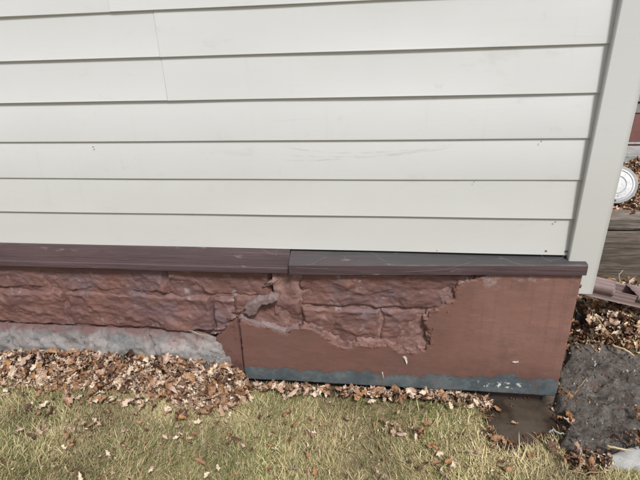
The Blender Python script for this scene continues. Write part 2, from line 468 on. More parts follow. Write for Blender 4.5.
def mat_metal():
    m = Mat('brown_gutter_paint', 0.32, 0.5)
    c = m.mix(m.ramp(m.noise(7, 6, 0.65), 0.36, 0.66), (0.23, 0.165, 0.16), (0.30, 0.22, 0.215))
    c = m.mix(m.ramp(m.noise(26, 6, 0.7, off=(2, 2, 1)), 0.60, 0.72, 0, 0.5), c, (0.26, 0.22, 0.21))
    m.base(c); m.rough(m.ramp(m.noise(20, 5), 0.3, 0.7, 0.16, 0.34))
    m.b.inputs['Specular IOR Level'].default_value = 0.8
    return m.m
GUTTER = mat_metal()
def mat_leaf(i, a, b, tr=0.0):
    m = Mat('dry_leaf_%d' % i, 0.62, 0.3)
    c = m.mix(m.ramp(m.noise(60, 6, 0.65), 0.36, 0.66), a, b)
    c = m.mix(m.ramp(m.noise(180, 4, 0.6, off=(3, 1, 1)), 0.62, 0.72, 0, 0.5), c, tuple(v * 0.4 for v in a))
    x, y, z = m.xyz()
    rib = m.ramp(m.math('ABSOLUTE', y), 0.0, 0.0011, 1, 0)
    c = m.mix(m.math('MULTIPLY', rib, 0.5), c, tuple(min(1, v * 1.5) for v in b))
    m.base(c)
    m.bump(m.noise(140, 4, 0.6, stretch=(0.4, 1, 1)), 0.5, 0.002)
    return m.m
LEAFM = [mat_leaf(0, (0.52, 0.40, 0.295), (0.70, 0.58, 0.455)),         # pale tan underside
         mat_leaf(1, (0.33, 0.215, 0.145), (0.46, 0.325, 0.235)),        # mid tan
         mat_leaf(2, (0.24, 0.125, 0.070), (0.34, 0.195, 0.115)),    # brown
         mat_leaf(3, (0.095, 0.050, 0.033), (0.15, 0.085, 0.055)),   # dark brown
         mat_leaf(4, (0.40, 0.28, 0.22), (0.52, 0.39, 0.315)),        # pinkish
         mat_leaf(5, (0.30, 0.155, 0.070), (0.40, 0.225, 0.11)),      # rusty
         mat_leaf(6, (0.50, 0.41, 0.26), (0.64, 0.54, 0.37))]        # straw pale
LEAFADJ = ['pale tan', 'light brown', 'mid brown', 'dark brown', 'pinkish tan', 'rusty orange', 'straw coloured']
def mat_grass():
    m = Mat('grass_blades', 0.6, 0.25)
    a = m.n('ShaderNodeAttribute', attribute_name='tint')
    m.base(a.outputs['Color'])
    m.b.inputs['Subsurface Weight'].default_value = 0.0
    return m.m
GRASS = mat_grass()

# ================================================================== TERRAIN
YB = 0.655                                     # front face of the timber edging
PUD = [G(*p, -0.08)[:2] for p in ((490, 399), (520, 396), (556, 397), (562, 412), (556, 430), (540, 439), (520, 443), (502, 446), (490, 430))]
BEDZ = W(620, 219, YB)[2]
def H(x, y):
    x = np.asarray(x, float); y = np.asarray(y, float)
    h = -0.065 + 0.095 * sstep(-0.48, -0.85, x)
    h = h + 0.015 * fbm(x * 1.7, y * 1.7, s=3, o=3) + 0.006 * fbm(x * 9, y * 9, s=5, o=3)
    right = sstep(0.55, 0.85, x)
    rise = right * (0.02 * sstep(-0.35, -0.05, y) + 0.135 * sstep(-0.02, 0.30, y))
    h = h + rise
    bed = sstep(YB + 0.03, YB + 0.085, y) * sstep(0.64, 0.70, x)
    h = h * (1 - bed) + bed * (BEDZ - 0.012 + 0.012 * fbm(x * 3, y * 3, s=8, o=3))
    dd = sdist(x, y, PUD)
    h = h - 0.062 * sstep(-0.04, 0.045, dd + 0.018 * fbm(x * 14, y * 14, s=12, o=3)) + 0.008 * sstep(-0.06, 0.0, dd) * fbm(x * 26, y * 26, s=14, o=3)
    h = h - 0.06 * sstep(0.36, 0.40, x) * sstep(0.59, 0.56, x) * sstep(-0.05, -0.03, y) * sstep(0.06, 0.03, y)
    h = h + 0.075 * np.exp(-((x - 0.625) / 0.028) ** 2) * sstep(-0.035, 0.0, y) * sstep(0.3, 0.1, y)
    return h
_hx, _hy = np.arange(-2.6, 3.0, 0.01), np.arange(-1.4, 4.2, 0.01)
_HG = H(*np.meshgrid(_hx, _hy))
def Hq(x, y):
    i = min(max(int((x + 2.6) / 0.01), 0), len(_hx) - 1); j = min(max(int((y + 1.4) / 0.01), 0), len(_hy) - 1)
    return float(_HG[j, i])
def ground_hit(px, py, lift=0.0):
    z = -0.05
    for _ in range(14):
        p = G(px, py, z)
        z = 0.5 * z + 0.5 * (Hq(p[0], p[1]) + lift)
    return G(px, py, z)

def axis(lo, hi, step, far):
    a = list(np.arange(lo, hi + 1e-9, step))
    s, v = step, hi
    while v < far: s *= 1.35; v += s; a.append(v)
    s, v = step, lo
    while v > -far: s *= 1.35; v -= s; a.insert(0, v)
    return np.array(a)
ax, ay = axis(-2.2, 1.9, 0.02, 90), axis(-1.3, 1.0, 0.02, 90)
GX, GY = np.meshgrid(ax, ay)
GZ = H(GX, GY)
nx, ny = len(ax), len(ay)
idx = np.arange(nx * ny).reshape(ny, nx)
faces = np.stack([idx[:-1, :-1], idx[:-1, 1:], idx[1:, 1:], idx[1:, :-1]], -1).reshape(-1, 4)
THATCH = mat_simple('straw_thatch', (0.16, 0.125, 0.068), (0.30, 0.245, 0.135), 30, 0.9, 0.008, 0.8, (0.075, 0.055, 0.03), bscale=160)
ground = mesh_obj('ground', np.stack([GX, GY, GZ], -1).reshape(-1, 3), faces, [SOIL, MUD, THATCH])
cen = sdist(GX[:-1, :-1] + 0.01, GY[:-1, :-1] + 0.01, PUD).reshape(-1)
ground.data.polygons.foreach_set('material_index', np.where(cen > -0.035, 1, np.where((GY[:-1, :-1] < -0.06).reshape(-1) & ((GX[:-1, :-1] < 0.66) | (GY[:-1, :-1] < -0.30)).reshape(-1), 2, 0)).astype(np.int32))
tag(ground, 'bare brown soil under the dry lawn at the house corner', None, None, 'structure')

# ================================================================== HOUSE
house = empty('house', (0, 0, 0))
tag(house, 'house corner with off-white clapboard siding above a peeling red-brown painted stone foundation', 'house')
E_ = 0.127
ZL = 1.17                                    # height of the second butt line from the top of the picture
XL, XR = -3.4, 0.612
LINES = [ZL - n * E_ for n in range(-9, 6)]  # butt edges, top to bottom

def siding(name, x0, x1, zb, courses, seed, side=False):
    """one panel of `courses` laps; zb = lowest butt edge. side: runs along +y on the flank wall"""
    prof = []
    for k in range(courses):
        b = zb + k * E_
        prof += [(0.0084, b + 0.0035), (0.0015, b + 0.0003), (0.0, b + 0.0022), (0.0004, b + 0.008), (0.0036, b + E_ * 0.5), (0.0068, b + E_ - 0.004), (0.0074, b + E_ + 0.0025)]
    xs = np.linspace(x0, x1, max(2, int((x1 - x0) / 0.06)))
    V, F = [], []
    m = len(prof)
    for x in xs:
        wob = 0.0026 * fbm(x * 1.3, zb * 3, s=seed, o=2)
        sag = 0.0011 * fbm(x * 1.1, zb * 5, s=seed + 5, o=2)
        for k, (yy, zz) in enumerate(prof):
            v = (x, yy + wob * (0.6 + 0.4 * math.sin(k)), zz + sag)
            V.append(v if not side else (0.654 - v[1] + 0.0, v[0], v[2]))
    for i in range(len(xs) - 1):
        for k in range(m - 1):
            F.append((i * m + k, (i + 1) * m + k, (i + 1) * m + k + 1, i * m + k + 1))
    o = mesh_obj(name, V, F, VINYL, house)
    md = o.modifiers.new('thick', 'SOLIDIFY'); md.use_rim = False; md.thickness = 0.0012; md.offset = -1 if not side else 1
    autosmooth(o, 25)
    return o
s0 = W(109, 6, 0)[0]; s1 = W(155.5, 30, 0)[0]
seams = {0: s1, 1: s0, 2: -1.9, 3: -0.1, 4: -1.2, -1: None, -2: None}
zbot = LINES[-1]
row = 0
for k, zb in enumerate([zbot, zbot + 2 * E_, zbot + 4 * E_, zbot + 6 * E_, zbot + 8 * E_, zbot + 10 * E_, zbot + 12 * E_]):
    sm = {2: s1, 3: s0, 4: -1.6, 5: 0.1, 6: -1.0}.get(k)
    if sm is None:
        siding('siding_panel', XL, XR, zb, 2, 40 + k)
    else:
        siding('siding_panel', XL, sm - 0.0007, zb, 2, 40 + k)
        o = siding('siding_panel', sm - 0.020, XR, zb, 2, 60 + k)
        for v in o.data.vertices:                        # lower lap tucks behind its neighbour, edge stands proud
            if v.co.x < sm - 0.0005: v.co.x = sm + 0.0005 + (v.co.x - sm) * 0.0
            v.co.y -= 0.0014 * max(0, 1 - (v.co.x - sm) / 0.25)
for k in range(7):
    siding('siding_panel', 0.03, 4.2, zbot + 2 * k * E_, 2, 90 + k, side=True)
bv, bf = box_vf(XL, 0.632, 0.016, 4.2, 0.46, zbot + 14 * E_)
mesh_obj('wall_sheathing', bv, bf, DARK, house, smooth=False)

# corner post: two faces, folded edges, J-channel lips
pl, pr = W(577, 220, -0.02)[0], W(609.5, 220, -0.02)[0]
zb_post = W(588, 294, -0.02)[2]
prof = [(pl + 0.014, 0.010), (pl + 0.001, 0.010), (pl, 0.006), (pl, -0.017), (pl + 0.0025, -0.0195), (pl + 0.012, -0.020), (pr - 0.012, -0.0200), (pr - 0.003, -0.0203), (pr - 0.0005, -0.0215), (pr + 0.0012, -0.020), (pr + 0.0005, -0.017), (pr, -0.012), (pr, 0.072), (pr - 0.002, 0.075), (pr - 0.012, 0.075)]
V, F = [], []
for z in np.linspace(zb_post, zbot + 14 * E_, 24):
    for x, y in prof: V.append((x + 0.0008 * noise(z * 2, 1.0, 0, 4), y + 0.0008 * noise(z * 2, 7.0, 0, 4), z))
m = len(prof)
for i in range(23):
    for k in range(m - 1): F.append((i * m + k, i * m + k + 1, (i + 1) * m + k + 1, (i + 1) * m + k))
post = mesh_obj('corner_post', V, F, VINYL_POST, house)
md = post.modifiers.new('thick', 'SOLIDIFY'); md.use_rim = False; md.thickness = 0.0016; md.offset = -1
autosmooth(post, 30)

# sill trim, two lengths
def sill(x0, x1, a, b, mat, endcap=True):
    """a, b: profile (list of (y,z)) at the left and right end"""
    xs = np.linspace(x0, x1, int((x1 - x0) / 0.03) + 2)
    V, F = [], []
    m = len(a)
    for x in xs:
        t = (x - x0) / (x1 - x0)
        for k in range(m):
            y = a[k][0] * (1 - t) + b[k][0] * t; z = a[k][1] * (1 - t) + b[k][1] * t
            y += 0.0015 * fbm(x * 3, k * .3, s=31, o=3); z += 0.0012 * fbm(x * 2.5, k * .2, s=37, o=3)
            V.append((x, y, z))
    for i in range(len(xs) - 1):
        for k in range(m): F.append((i * m + k, i * m + (k + 1) % m, (i + 1) * m + (k + 1) % m, (i + 1) * m + k))
    F.append(tuple(range(m))); F.append(tuple((len(xs) - 1) * m + k for k in range(m - 1, -1, -1)))
    o = mesh_obj('sill_trim', V, F, mat, house)
    autosmooth(o, 22)
    return o
xs_ = W(289, 268, -0.04)[0]
def sprof(ytop, ztop, yf, zf, zb, back=0.02):
    return [(back, ztop + 0.006), (ytop, ztop), (ytop + (yf - ytop) * 0.55, ztop + (zf - ztop) * 0.45), (yf + 0.004, zf + 0.001), (yf, zf - 0.003), (yf - 0.001, (zf + zb) / 2), (yf, zb + 0.003), (yf + 0.004, zb), (back, zb + 0.002)]
zt = zbot + 0.002
L0 = sprof(-0.006, zt, -0.022, W(0, 262, -0.022)[2], W(0, 267, -0.022)[2])
L1 = sprof(-0.006, zt - 0.003, -0.030, W(286, 268, -0.03)[2], W(280, 274.4, -0.03)[2])
L0 = [(y, z) for y, z in L0]
sill(XL, xs_, L0, L1, SILL)
R0 = sprof(0.012, zt - 0.006, -0.050, W(292, 265, -0.05)[2], W(292, 275.6, -0.05)[2])
R1 = sprof(0.012, zt - 0.010, -0.045, W(586, 265.5, -0.045)[2], W(586, 276, -0.045)[2])
xe = W(587.5, 270, -0.045)[0]
sill(xs_ + 0.002, xe, R0, R1, SILL_D)
ZSB = R1[7][1]

# foundation
fv, ff = box_vf(XL, 0.600, 0.012, 4.2, -0.6, 0.455)
found = mesh_obj('foundation', fv, ff, DARK, house, smooth=False)

def stone(name, x0, x1, z0, z1, yf, seed, bulge=0.016, amp=1.0, res=0.0042, mat=None, depth=0.05, chip=None):
    nx = max(6, int((x1 - x0) / res)); nz = max(5, int((z1 - z0) / res))
    u, v = np.meshgrid(np.linspace(0, 1, nx), np.linspace(0, 1, nz))
    X = x0 + (x1 - x0) * u; Z = z0 + (z1 - z0) * v
    r = np.random.default_rng(seed)
    e = np.minimum(np.minimum(X - x0, x1 - X), np.minimum(Z - z0, z1 - Z))
    wx = X + 0.012 * fbm(X * 16, Z * 16, s=seed, o=3); wz = Z + 0.010 * fbm(X * 18, Z * 18, s=seed + 3, o=3)
    n = max(8, int((x1 - x0) * (z1 - z0) / 0.0026))
    carve = np.zeros_like(X)
    for i in range(n):                               # overlapping chipped cups leave sharp ridges
        sx, sz = r.uniform(x0, x1), r.uniform(z0, z1)
        R = r.uniform(0.022, 0.080); dp = 0.003 + 0.23 * R * r.uniform(0.6, 1.0)
        q = ((wx - sx) / (R * 1.35)) ** 2 + ((wz - sz + 0.2 * (wx - sx)) / R) ** 2
        carve = np.where(q < 1.6, np.maximum(carve, dp * (1 - q ** 1.5) + 0.007 * r.uniform(-1, 1) * (wz - sz) / R), carve)
    hgt = bulge * sstep(-0.002, 0.014, e + 0.006 * fbm(X * 20, Z * 20, s=seed + 40, o=2)) - 0.90 * carve * amp
    hgt = hgt + amp * (0.0050 * fbm(X * 11, Z * 17, s=seed + 9, o=4, g=0.5) - 0.0022 * np.clip(1 - 6 * np.abs(fbm(X * 9 + 3, Z * 15 + 0.3 * X, s=seed + 31, o=3)), 0, 1)  + 0.0020 * fbm(X * 42, Z * 70, s=seed + 12, o=3, g=0.6))
    hgt = hgt * (0.45 + 0.55 * sstep(0, 0.010, e))
    if chip is not None: hgt = hgt - chip(X, Z)
    Y = yf - hgt
    X = X + 0.0022 * fbm(X * 30, Z * 30, s=seed + 20, o=2); Z = Z + 0.0022 * fbm(X * 30, Z * 30, s=seed + 21, o=2)
    V = np.stack([X, Y, Z], -1).reshape(-1, 3).tolist()
    idx = np.arange(nx * nz).reshape(nz, nx)
    F = np.stack([idx[:-1, :-1], idx[:-1, 1:], idx[1:, 1:], idx[1:, :-1]], -1).reshape(-1, 4).tolist()
    ring = list(idx[0, :]) + list(idx[1:, -1]) + list(idx[-1, ::-1][1:]) + list(idx[::-1, 0][1:-1])
    k0 = len(V)
    for i in ring: V.append((V[i][0], yf + depth, V[i][2]))
    for i in range(len(ring)):
        j = (i + 1) % len(ring)
        F.append((ring[j], ring[i], k0 + i, k0 + j))
    return mesh_obj(name, V, F, mat or STONE, found)

YS = 0.008                                            # left stones: mean face
zc_top = W(120, 270, -0.01)[2] + 0.01
zc_mid = W(120, 293.5, -0.005)[2]
zc_low = W(120, 329, -0.005)[2]
def wx_(px, py, y=0): return float(W(px, py, y)[0])
J1 = [XL, -2.75, -2.2, wx_(-95, 275), wx_(45, 278), wx_(166, 280), wx_(271, 282)]
J2 = [XL, -2.9, -2.35, wx_(-100, 305), wx_(68, 308), wx_(213, 312), wx_(262, 312)]
jt = 0.0015
for i in range(len(J1) - 1):
    stone('stone_block', J1[i] + jt, J1[i + 1] - jt, zc_mid + jt, zc_top, YS, 100 + i, bulge=0.017)
for i in range(len(J2) - 1):
    stone('stone_block', J2[i] + jt, J2[i + 1] - jt, zc_low + jt, zc_mid - jt, YS - 0.002, 120 + i, bulge=0.022)
# right stones behind the parging
YR = -0.012
zr_mid = W(380, 309.5, -0.02)[2]
K1 = [wx_(273, 285, YR), wx_(299, 285, YR), wx_(470, 285, YR), 0.32]
stone('stone_block', K1[0] + .003, K1[1] - .003, zr_mid + 0.030, 0.466, YR + 0.022, 141, bulge=0.006, amp=0.5, mat=CRUMB)
stone('stone_block', K1[1] + .003, K1[2], zr_mid + jt, 0.470, YR, 142, bulge=0.021)
K2 = [wx_(238, 330, YR), wx_(303, 330, YR), wx_(380, 330, YR), wx_(446, 330, YR)]
stone('stone_block', K2[0], K2[1] - jt, zr_mid - 0.17, zr_mid + 0.026, YR + 0.002, 150, bulge=0.014)
stone('stone_block', K2[1] + jt, K2[2] - jt, zr_mid - 0.17, zr_mid - jt, YR - 0.002, 151, bulge=0.022)
stone('stone_block', K2[2] + jt, K2[3], zr_mid - 0.17, zr_mid - jt, YR, 152, bulge=0.014)
# mortar between the stones
def mortar(x0, x1, z0, z1, yf, seed):
    nx, nz = max(4, int((x1 - x0) / 0.005)), max(4, int((z1 - z0) / 0.005))
    X, Z = np.meshgrid(np.linspace(x0, x1, nx), np.linspace(z0, z1, nz))
    Y = yf + 0.005 * fbm(X * 25, Z * 25, s=seed, o=4, g=0.6)
    idx = np.arange(nx * nz).reshape(nz, nx)
    F = np.stack([idx[:-1, :-1], idx[:-1, 1:], idx[1:, 1:], idx[1:, :-1]], -1).reshape(-1, 4)
    return mesh_obj('mortar', np.stack([X, Y, Z], -1).reshape(-1, 3), F, CRUMB if seed == 2 else STONE, found)
mortar(XL, wx_(262, 300), zc_low - 0.01, zc_top, YS - 0.001, 1)
mortar(K1[0], K1[2], zr_mid - 0.17, 0.465, YR + 0.001, 2)

# parging slab with a broken upper edge
YP = -0.032
edge_px = [(238.5, 318), (246, 322), (256, 324.5), (270, 327), (280, 331), (287, 333), (290, 328), (299, 327), (311, 327), (319, 331), (327, 338), (336, 343), (345, 347), (352, 346), (361, 343), (372, 346), (384, 343), (392, 347), (400, 352), (412, 352.5), (424, 350), (430, 345), (429, 335), (425, 326), (424, 319), (430, 313), (438, 309), (446, 303), (453, 299), (454, 290), (459, 283), (470, 279.5), (478, 277.5), (486, 275)]
edge = [tuple(W(px, py, YP)[[0, 2]]) for px, py in edge_px]
XE = W(582, 280, YP)[0]; XLs = edge[0][0]; ZB = -0.030
slab_poly = edge + [(edge[-1][0] + 0.01, ZSB + 0.004), (XE + 0.001, ZSB + 0.004), (XE, ZB), (W(245, 379, YP)[0], ZB)]
def slab_piece(name, poly, broken, yface, thick, mat, seed, rag=0.004, res=0.0045, edge_round=0.006, rough=0.0012, edgerough=0.004):
    P = np.array(poly)
    x0, x1, z0, z1 = P[:, 0].min() - .012, P[:, 0].max() + .012, P[:, 1].min() - .012, P[:, 1].max() + .012
    nx, nz = int((x1 - x0) / res), int((z1 - z0) / res)
    X, Z = np.meshgrid(np.linspace(x0, x1, nx), np.linspace(z0, z1, nz))
    d0 = sdist(X, Z, poly)
    db = polydist(X, Z, broken, False)
    w_ = np.exp(-(db / 0.03) ** 2)
    dd = d0 + w_ * rag * fbm(X * 60, Z * 60, s=seed, o=4, g=0.62) + 0.0008 * fbm(X * 60, Z * 60, s=seed + 4, o=2)
    keep = dd > 0
    near = sstep(0.016, 0.0, db)
    Y = yface + edge_round * (1 - sstep(0, 0.007, dd)) ** 2 + rough * fbm(X * 6, Z * 6, s=seed + 8, o=4) + near * edgerough * fbm(X * 70, Z * 70, s=seed + 2, o=3)
    idx = np.arange(nx * nz).reshape(nz, nx)
    fk = keep[:-1, :-1] & keep[:-1, 1:] & keep[1:, 1:] & keep[1:, :-1]
    F = np.stack([idx[:-1, :-1], idx[:-1, 1:], idx[1:, 1:], idx[1:, :-1]], -1)[fk].reshape(-1, 4)
    used = np.unique(F); remap = -np.ones(nx * nz, int); remap[used] = np.arange(len(used))
    o = mesh_obj(name, np.stack([X, Y, Z], -1).reshape(-1, 3)[used], remap[F], mat, found)
    bm = bmesh.new(); bm.from_mesh(o.data)
    be = [e for e in bm.edges if e.is_boundary]
    bv = list({v for e in be for v in e.verts})
    for _ in range(1):
        new = {}
        for v in bv:
            nb = [e.other_vert(v) for e in v.link_edges if e.is_boundary]
            if len(nb) == 2: new[v] = v.co * 0.5 + (nb[0].co + nb[1].co) * 0.25
        for v, c in new.items(): v.co = c
    r = bmesh.ops.extrude_edge_only(bm, edges=be)
    nv = [g for g in r['geom'] if isinstance(g, bmesh.types.BMVert)]
    for v in nv:
        v.co.y = yface + thick
    bmesh.ops.recalc_face_normals(bm, faces=bm.faces)
    bm.to_mesh(o.data); bm.free()
    # face the viewer
    if sum(p.normal.y for p in o.data.polygons[:200]) > 0: o.data.flip_normals()
    return o
slab_piece('parging', slab_poly, edge[:], YP, 0.045, PARGE, 200, rag=0.006, res=0.0032, edge_round=0.004, rough=0.0018, edgerough=0.005)
# crumbled bedding coat that shows along the break
ledge_px = edge_px[:]
inner = []
for i, (x, z) in enumerate(edge):
    inner.append((x, z))
band = [(x, z + 0.016 + 0.006 * math.sin(i * 1.7)) for i, (x, z) in enumerate(edge[:22])]
CRUMB2 = mat_simple('grey_mortar', (0.165, 0.112, 0.110), (0.245, 0.185, 0.182), 18, 0.85, 0.004, 0.8, (0.11, 0.075, 0.07), bscale=120)
bandA = [(x, z + 0.010 + 0.004 * math.sin(i * 1.7)) for i, (x, z) in enumerate(edge[:8])]
slab_piece('bedding_mortar', bandA + [(x, z - 0.02) for x, z in edge[:8]][::-1], bandA, YP + 0.003, 0.04, CRUMB2, 229, rag=0.004, res=0.0035, edge_round=0.010, rough=0.004, edgerough=0.006)
band = [(x, z + [0.012, 0.018, 0.026, 0.032, 0.030, 0.026, 0.020, 0.022, 0.028, 0.020, 0.016, 0.014, 0.013, 0.012, 0.012][i % 15]) for i, (x, z) in enumerate(edge[7:22])]
band_poly = band + [(edge[21][0], edge[21][1] - 0.02)] + [(x, z - 0.02) for x, z in edge[7:22]][::-1]
slab_piece('bedding_mortar', band_poly, band, YP + 0.006, 0.04, CRUMB, 230, rag=0.010, res=0.004, edge_round=0.012, rough=0.004, edgerough=0.006)
band2 = [(x - 0.010 - 0.005 * math.sin(i * 2.1), z + 0.002) for i, (x, z) in enumerate(edge[21:])]
band2_poly = band2 + [(x + 0.02, z - 0.004) for x, z in edge[21:]][::-1]
slab_piece('bedding_mortar', band2_poly, band2, YP + 0.010, 0.03, CRUMB, 231, rag=0.008, res=0.004, edge_round=0.012, rough=0.003, edgerough=0.006)
# loose grey-purple chunk caught at the break
ch_px = [(243, 313), (246, 304), (254, 300), (264, 298.5), (274, 296), (279, 299), (272, 304), (263, 306), (258, 311), (254, 317), (248, 317)]
chp = [tuple(W(px, py, YP - 0.004)[[0, 2]]) for px, py in ch_px]
slab_piece('broken_mortar', chp, chp, YP - 0.004, 0.04, CRUMB2, 240, rag=0.004, res=0.003, edge_round=0.006, rough=0.006, edgerough=0.004)
# recessed painted patch left of the slab
pp_px = [(215, 336), (222, 330), (229, 322), (236, 315), (238, 320), (246, 379), (236, 379), (226, 366), (214, 347)]
pp = [tuple(W(px, py, -0.012)[[0, 2]]) for px, py in pp_px]
slab_piece('parging', pp, pp[:4], -0.014, 0.03, mat_simple('patch_paint', (0.17, 0.086, 0.070), (0.14, 0.070, 0.060), 8, 0.65, 0.003, 0.4, (0.10, 0.05, 0.045)), 250, rag=0.003)
# crumbled lumps packed in the ragged joint over the patch
for i, (px, py, s) in enumerate(((222, 327, .013), (231, 318, .012), (239, 311, .011), (216, 332, .010), (271, 283, .012))):
    p = W(px, py, -0.014)
    bm = bmesh.new(); bmesh.ops.create_icosphere(bm, subdivisions=3, radius=1)
    for v in bm.verts:
        c = np.array(v.co); k = 1 + 0.75 * float(fbm(c[0] * 1.6, c[1] * 1.6, c[2] * 1.6, s=300 + i, o=4, g=0.6))
        v.co = Vector((p[0] + (c[0] * 1.5 + c[2] * 0.5) * s * k, p[1] + c[1] * s * 0.6 * k, p[2] + (c[2] * 0.8 + c[0] * 0.5) * s * k))
    me = bpy.data.meshes.new('mortar_lump'); bm.to_mesh(me); bm.free(); me.materials.append(CRUMB if i % 3 else STONE)
    me.polygons.foreach_set('use_smooth', [True] * len(me.polygons))
    o = bpy.data.objects.new('mortar_lump', me); COL.objects.link(o); o.parent = found

# bare sloping footing on the left, three lengths with cracks between
def footing(xa, xb, skew0, skew1, seed):
    nx, nz = int((xb - xa) / 0.006), 30
    u, v = np.meshgrid(np.linspace(0, 1, nx), np.linspace(0, 1, nz))
    tz, ty = zc_low + 0.006, -0.004
    bz, by = 0.035, -0.085
    # profile: rounded shoulder then a steep slope
    Zp = np.interp(v, [0, .15, .5, .80, 1.0], [-0.10, 0.04, 0.105, 0.160, tz])
    Yp = np.interp(v, [0, .15, .5, .80, 1.0], [-0.075, -0.066, -0.050, -0.026, ty])
    xw = (skew0 * (1 - u) + skew1 * u) * (v - 0.5)
    X = xa + (xb - xa) * u + xw
    taper = sstep(xb, xb - 0.16, X)
    n1 = 0.011 * fbm(X * 10, Zp * 20, s=seed, o=4) + 0.006 * fbm(X * 45, Zp * 60, s=seed + 3, o=3)
    Y = Yp - n1 * 0.9 ; Z = Zp + n1 * 0.6
    if xb > -0.75: Y = Y * (0.12 + 0.88 * taper); Z = np.where(Z > 0.03, Z - (1 - taper) * 0.05 * (v > 0.3), Z)
    e = np.minimum(u * (xb - xa), (1 - u) * (xb - xa))
    Y = Y + 0.012 * sstep(0.010, 0.0, e)
    idx = np.arange(nx * nz).reshape(nz, nx)
    F = np.stack([idx[:-1, :-1], idx[:-1, 1:], idx[1:, 1:], idx[1:, :-1]], -1).reshape(-1, 4).tolist()
    V = np.stack([X, Y, Z], -1).reshape(-1, 3).tolist()
    ring = list(idx[:, 0]); k0 = len(V)
    for i in ring: V.append((V[i][0], 0.03, V[i][2]))
    for i in range(len(ring) - 1): F.append((ring[i], ring[i + 1], k0 + i + 1, k0 + i))
    ring = list(idx[:, -1]); k0 = len(V)
    for i in ring: V.append((V[i][0], 0.03, V[i][2]))
    for i in range(len(ring) - 1): F.append((ring[i + 1], ring[i], k0 + i, k0 + i + 1))
    return mesh_obj('footing_block', V, F, FOOT, found)
fx = [XL, -2.3, W(12, 345, -0.05)[0], W(152, 352, -0.05)[0], W(238, 358, -0.02)[0]]
sk = [0, 0.05, -0.05, -0.07, -0.05]
for i in range(4): footing(fx[i] + 0.003, fx[i + 1] - 0.003, sk[i], sk[i + 1], 260 + i)

# paint chips and crust on the slab
def flake(pts_px, y, mat, name, th=0.0022, seed=0):
    P = [W(px, py, y) for px, py in pts_px]
    V = [tuple(p + [0, -0.0015 * ((i * 7) % 3), 0]) for i, p in enumerate(P)] + [(p[0], p[1] + th, p[2]) for p in P]
    n = len(P)
    F = [tuple(range(n)), tuple(range(2 * n - 1, n - 1, -1))] + [(i, n + i, n + (i + 1) % n, (i + 1) % n) for i in range(n)]
    o = mesh_obj(name, V, F, mat, found, smooth=False); recalc(o)
    return o
flake([(402.5, 357), (405, 356.3), (407, 358.5), (407.6, 362), (406.6, 364.5), (405.6, 361), (404.3, 358.8)], YP - 0.003, CHIP, 'paint_chip')
flake([(381.8, 372.5), (382.9, 372.5), (383.8, 378), (382.8, 378.3)], YP - 0.003, CHIP, 'paint_chip')
flake([(512, 362.2), (514, 361.5), (516.5, 361.9), (518.5, 361.3), (518, 362.2), (514.5, 362.5)], YP - 0.003, CHIP, 'paint_chip')
for i in range(26):                                       # lime crust down the slab's outer arris
    t = rng.random()
    p = W(581.5 - 26 * t, 283 + 112 * t, YP) + rng.normal(0, 0.002, 3)
    s = 0.0014 + 0.0026 * rng.random() ** 2
    bm = bmesh.new(); bmesh.ops.create_icosphere(bm, subdivisions=2, radius=1)
    for v in bm.verts:
        c = np.array(v.co); k = 1 + 0.5 * float(fbm(c[0] * 1.6, c[1] * 1.6, c[2] * 1.6, s=330 + i, o=2))
        v.co = Vector((p[0] + c[0] * s * .7 * k, p[1] + c[1] * s * .7 * k + 0.002, p[2] + c[2] * s * 1.5 * k))
    me = bpy.data.meshes.new('lime_crust'); bm.to_mesh(me); bm.free(); me.materials.append(CRUMB)
    o = bpy.data.objects.new('lime_crust', me); COL.objects.link(o); o.parent = found
for px, py, w_, h_, mt in ((93, 147, 1.8, 1.2, TWIG), (541, 141.5, 1.0, 1.6, TIMBER), (474, 182.0, 0.9, 1.0, TIMBER), (555, 222, 2.2, 0.8, TIMBER), (566, 251.5, 3, 2.5, TIMBER2), (546, 251, 2.5, 2, TWIG), (437, 250.5, 0.8, 1.6, CHIP)):
    flake([(px - w_ / 2, py), (px, py - h_ / 2), (px + w_ / 2, py - .2), (px + .2, py + h_ / 2)], -0.0015, mt, 'dirt_speck', 0.0008)
r = np.random.default_rng(606)
for i in range(26, 29):
    px = r.uniform(244, 560) if i < 26 else r.uniform(425, 455)
    py = (np.interp(px, [240, 400, 560], [367, 372, 378]) + r.normal(0, 2.0)) if i < 26 else np.interp(px, [425, 455], [330, 296]) + r.normal(3, 3)
    a = r.uniform(0.6, 1.5); t = r.uniform(0, 6.28)
    P = [(px + a * (1.2 if k % 2 else 0.8) * math.cos(t + k * 1.05), py + 0.7 * a * r.uniform(.6, 1.2) * math.sin(t + k * 1.05)) for k in range(6)]
    flake(P, YP - 0.0022 - 0.0012 * r.random(), PARGE, 'paint_flake', 0.0009)
# flank foundation face
fl = slab_piece('parging', [(0.0, -0.3), (4.2, -0.3), (4.2, 0.46), (0.0, 0.46)], [(0, -.3), (0, .46)], 0, 0.02, PARGE, 270, rag=0.001, res=0.03)
for v in fl.data.vertices: v.co = Vector((0.612 - v.co.y, v.co.x - 0.01, v.co.z))
fl.data.flip_normals() if fl.data.polygons[50].normal.x < 0 else None

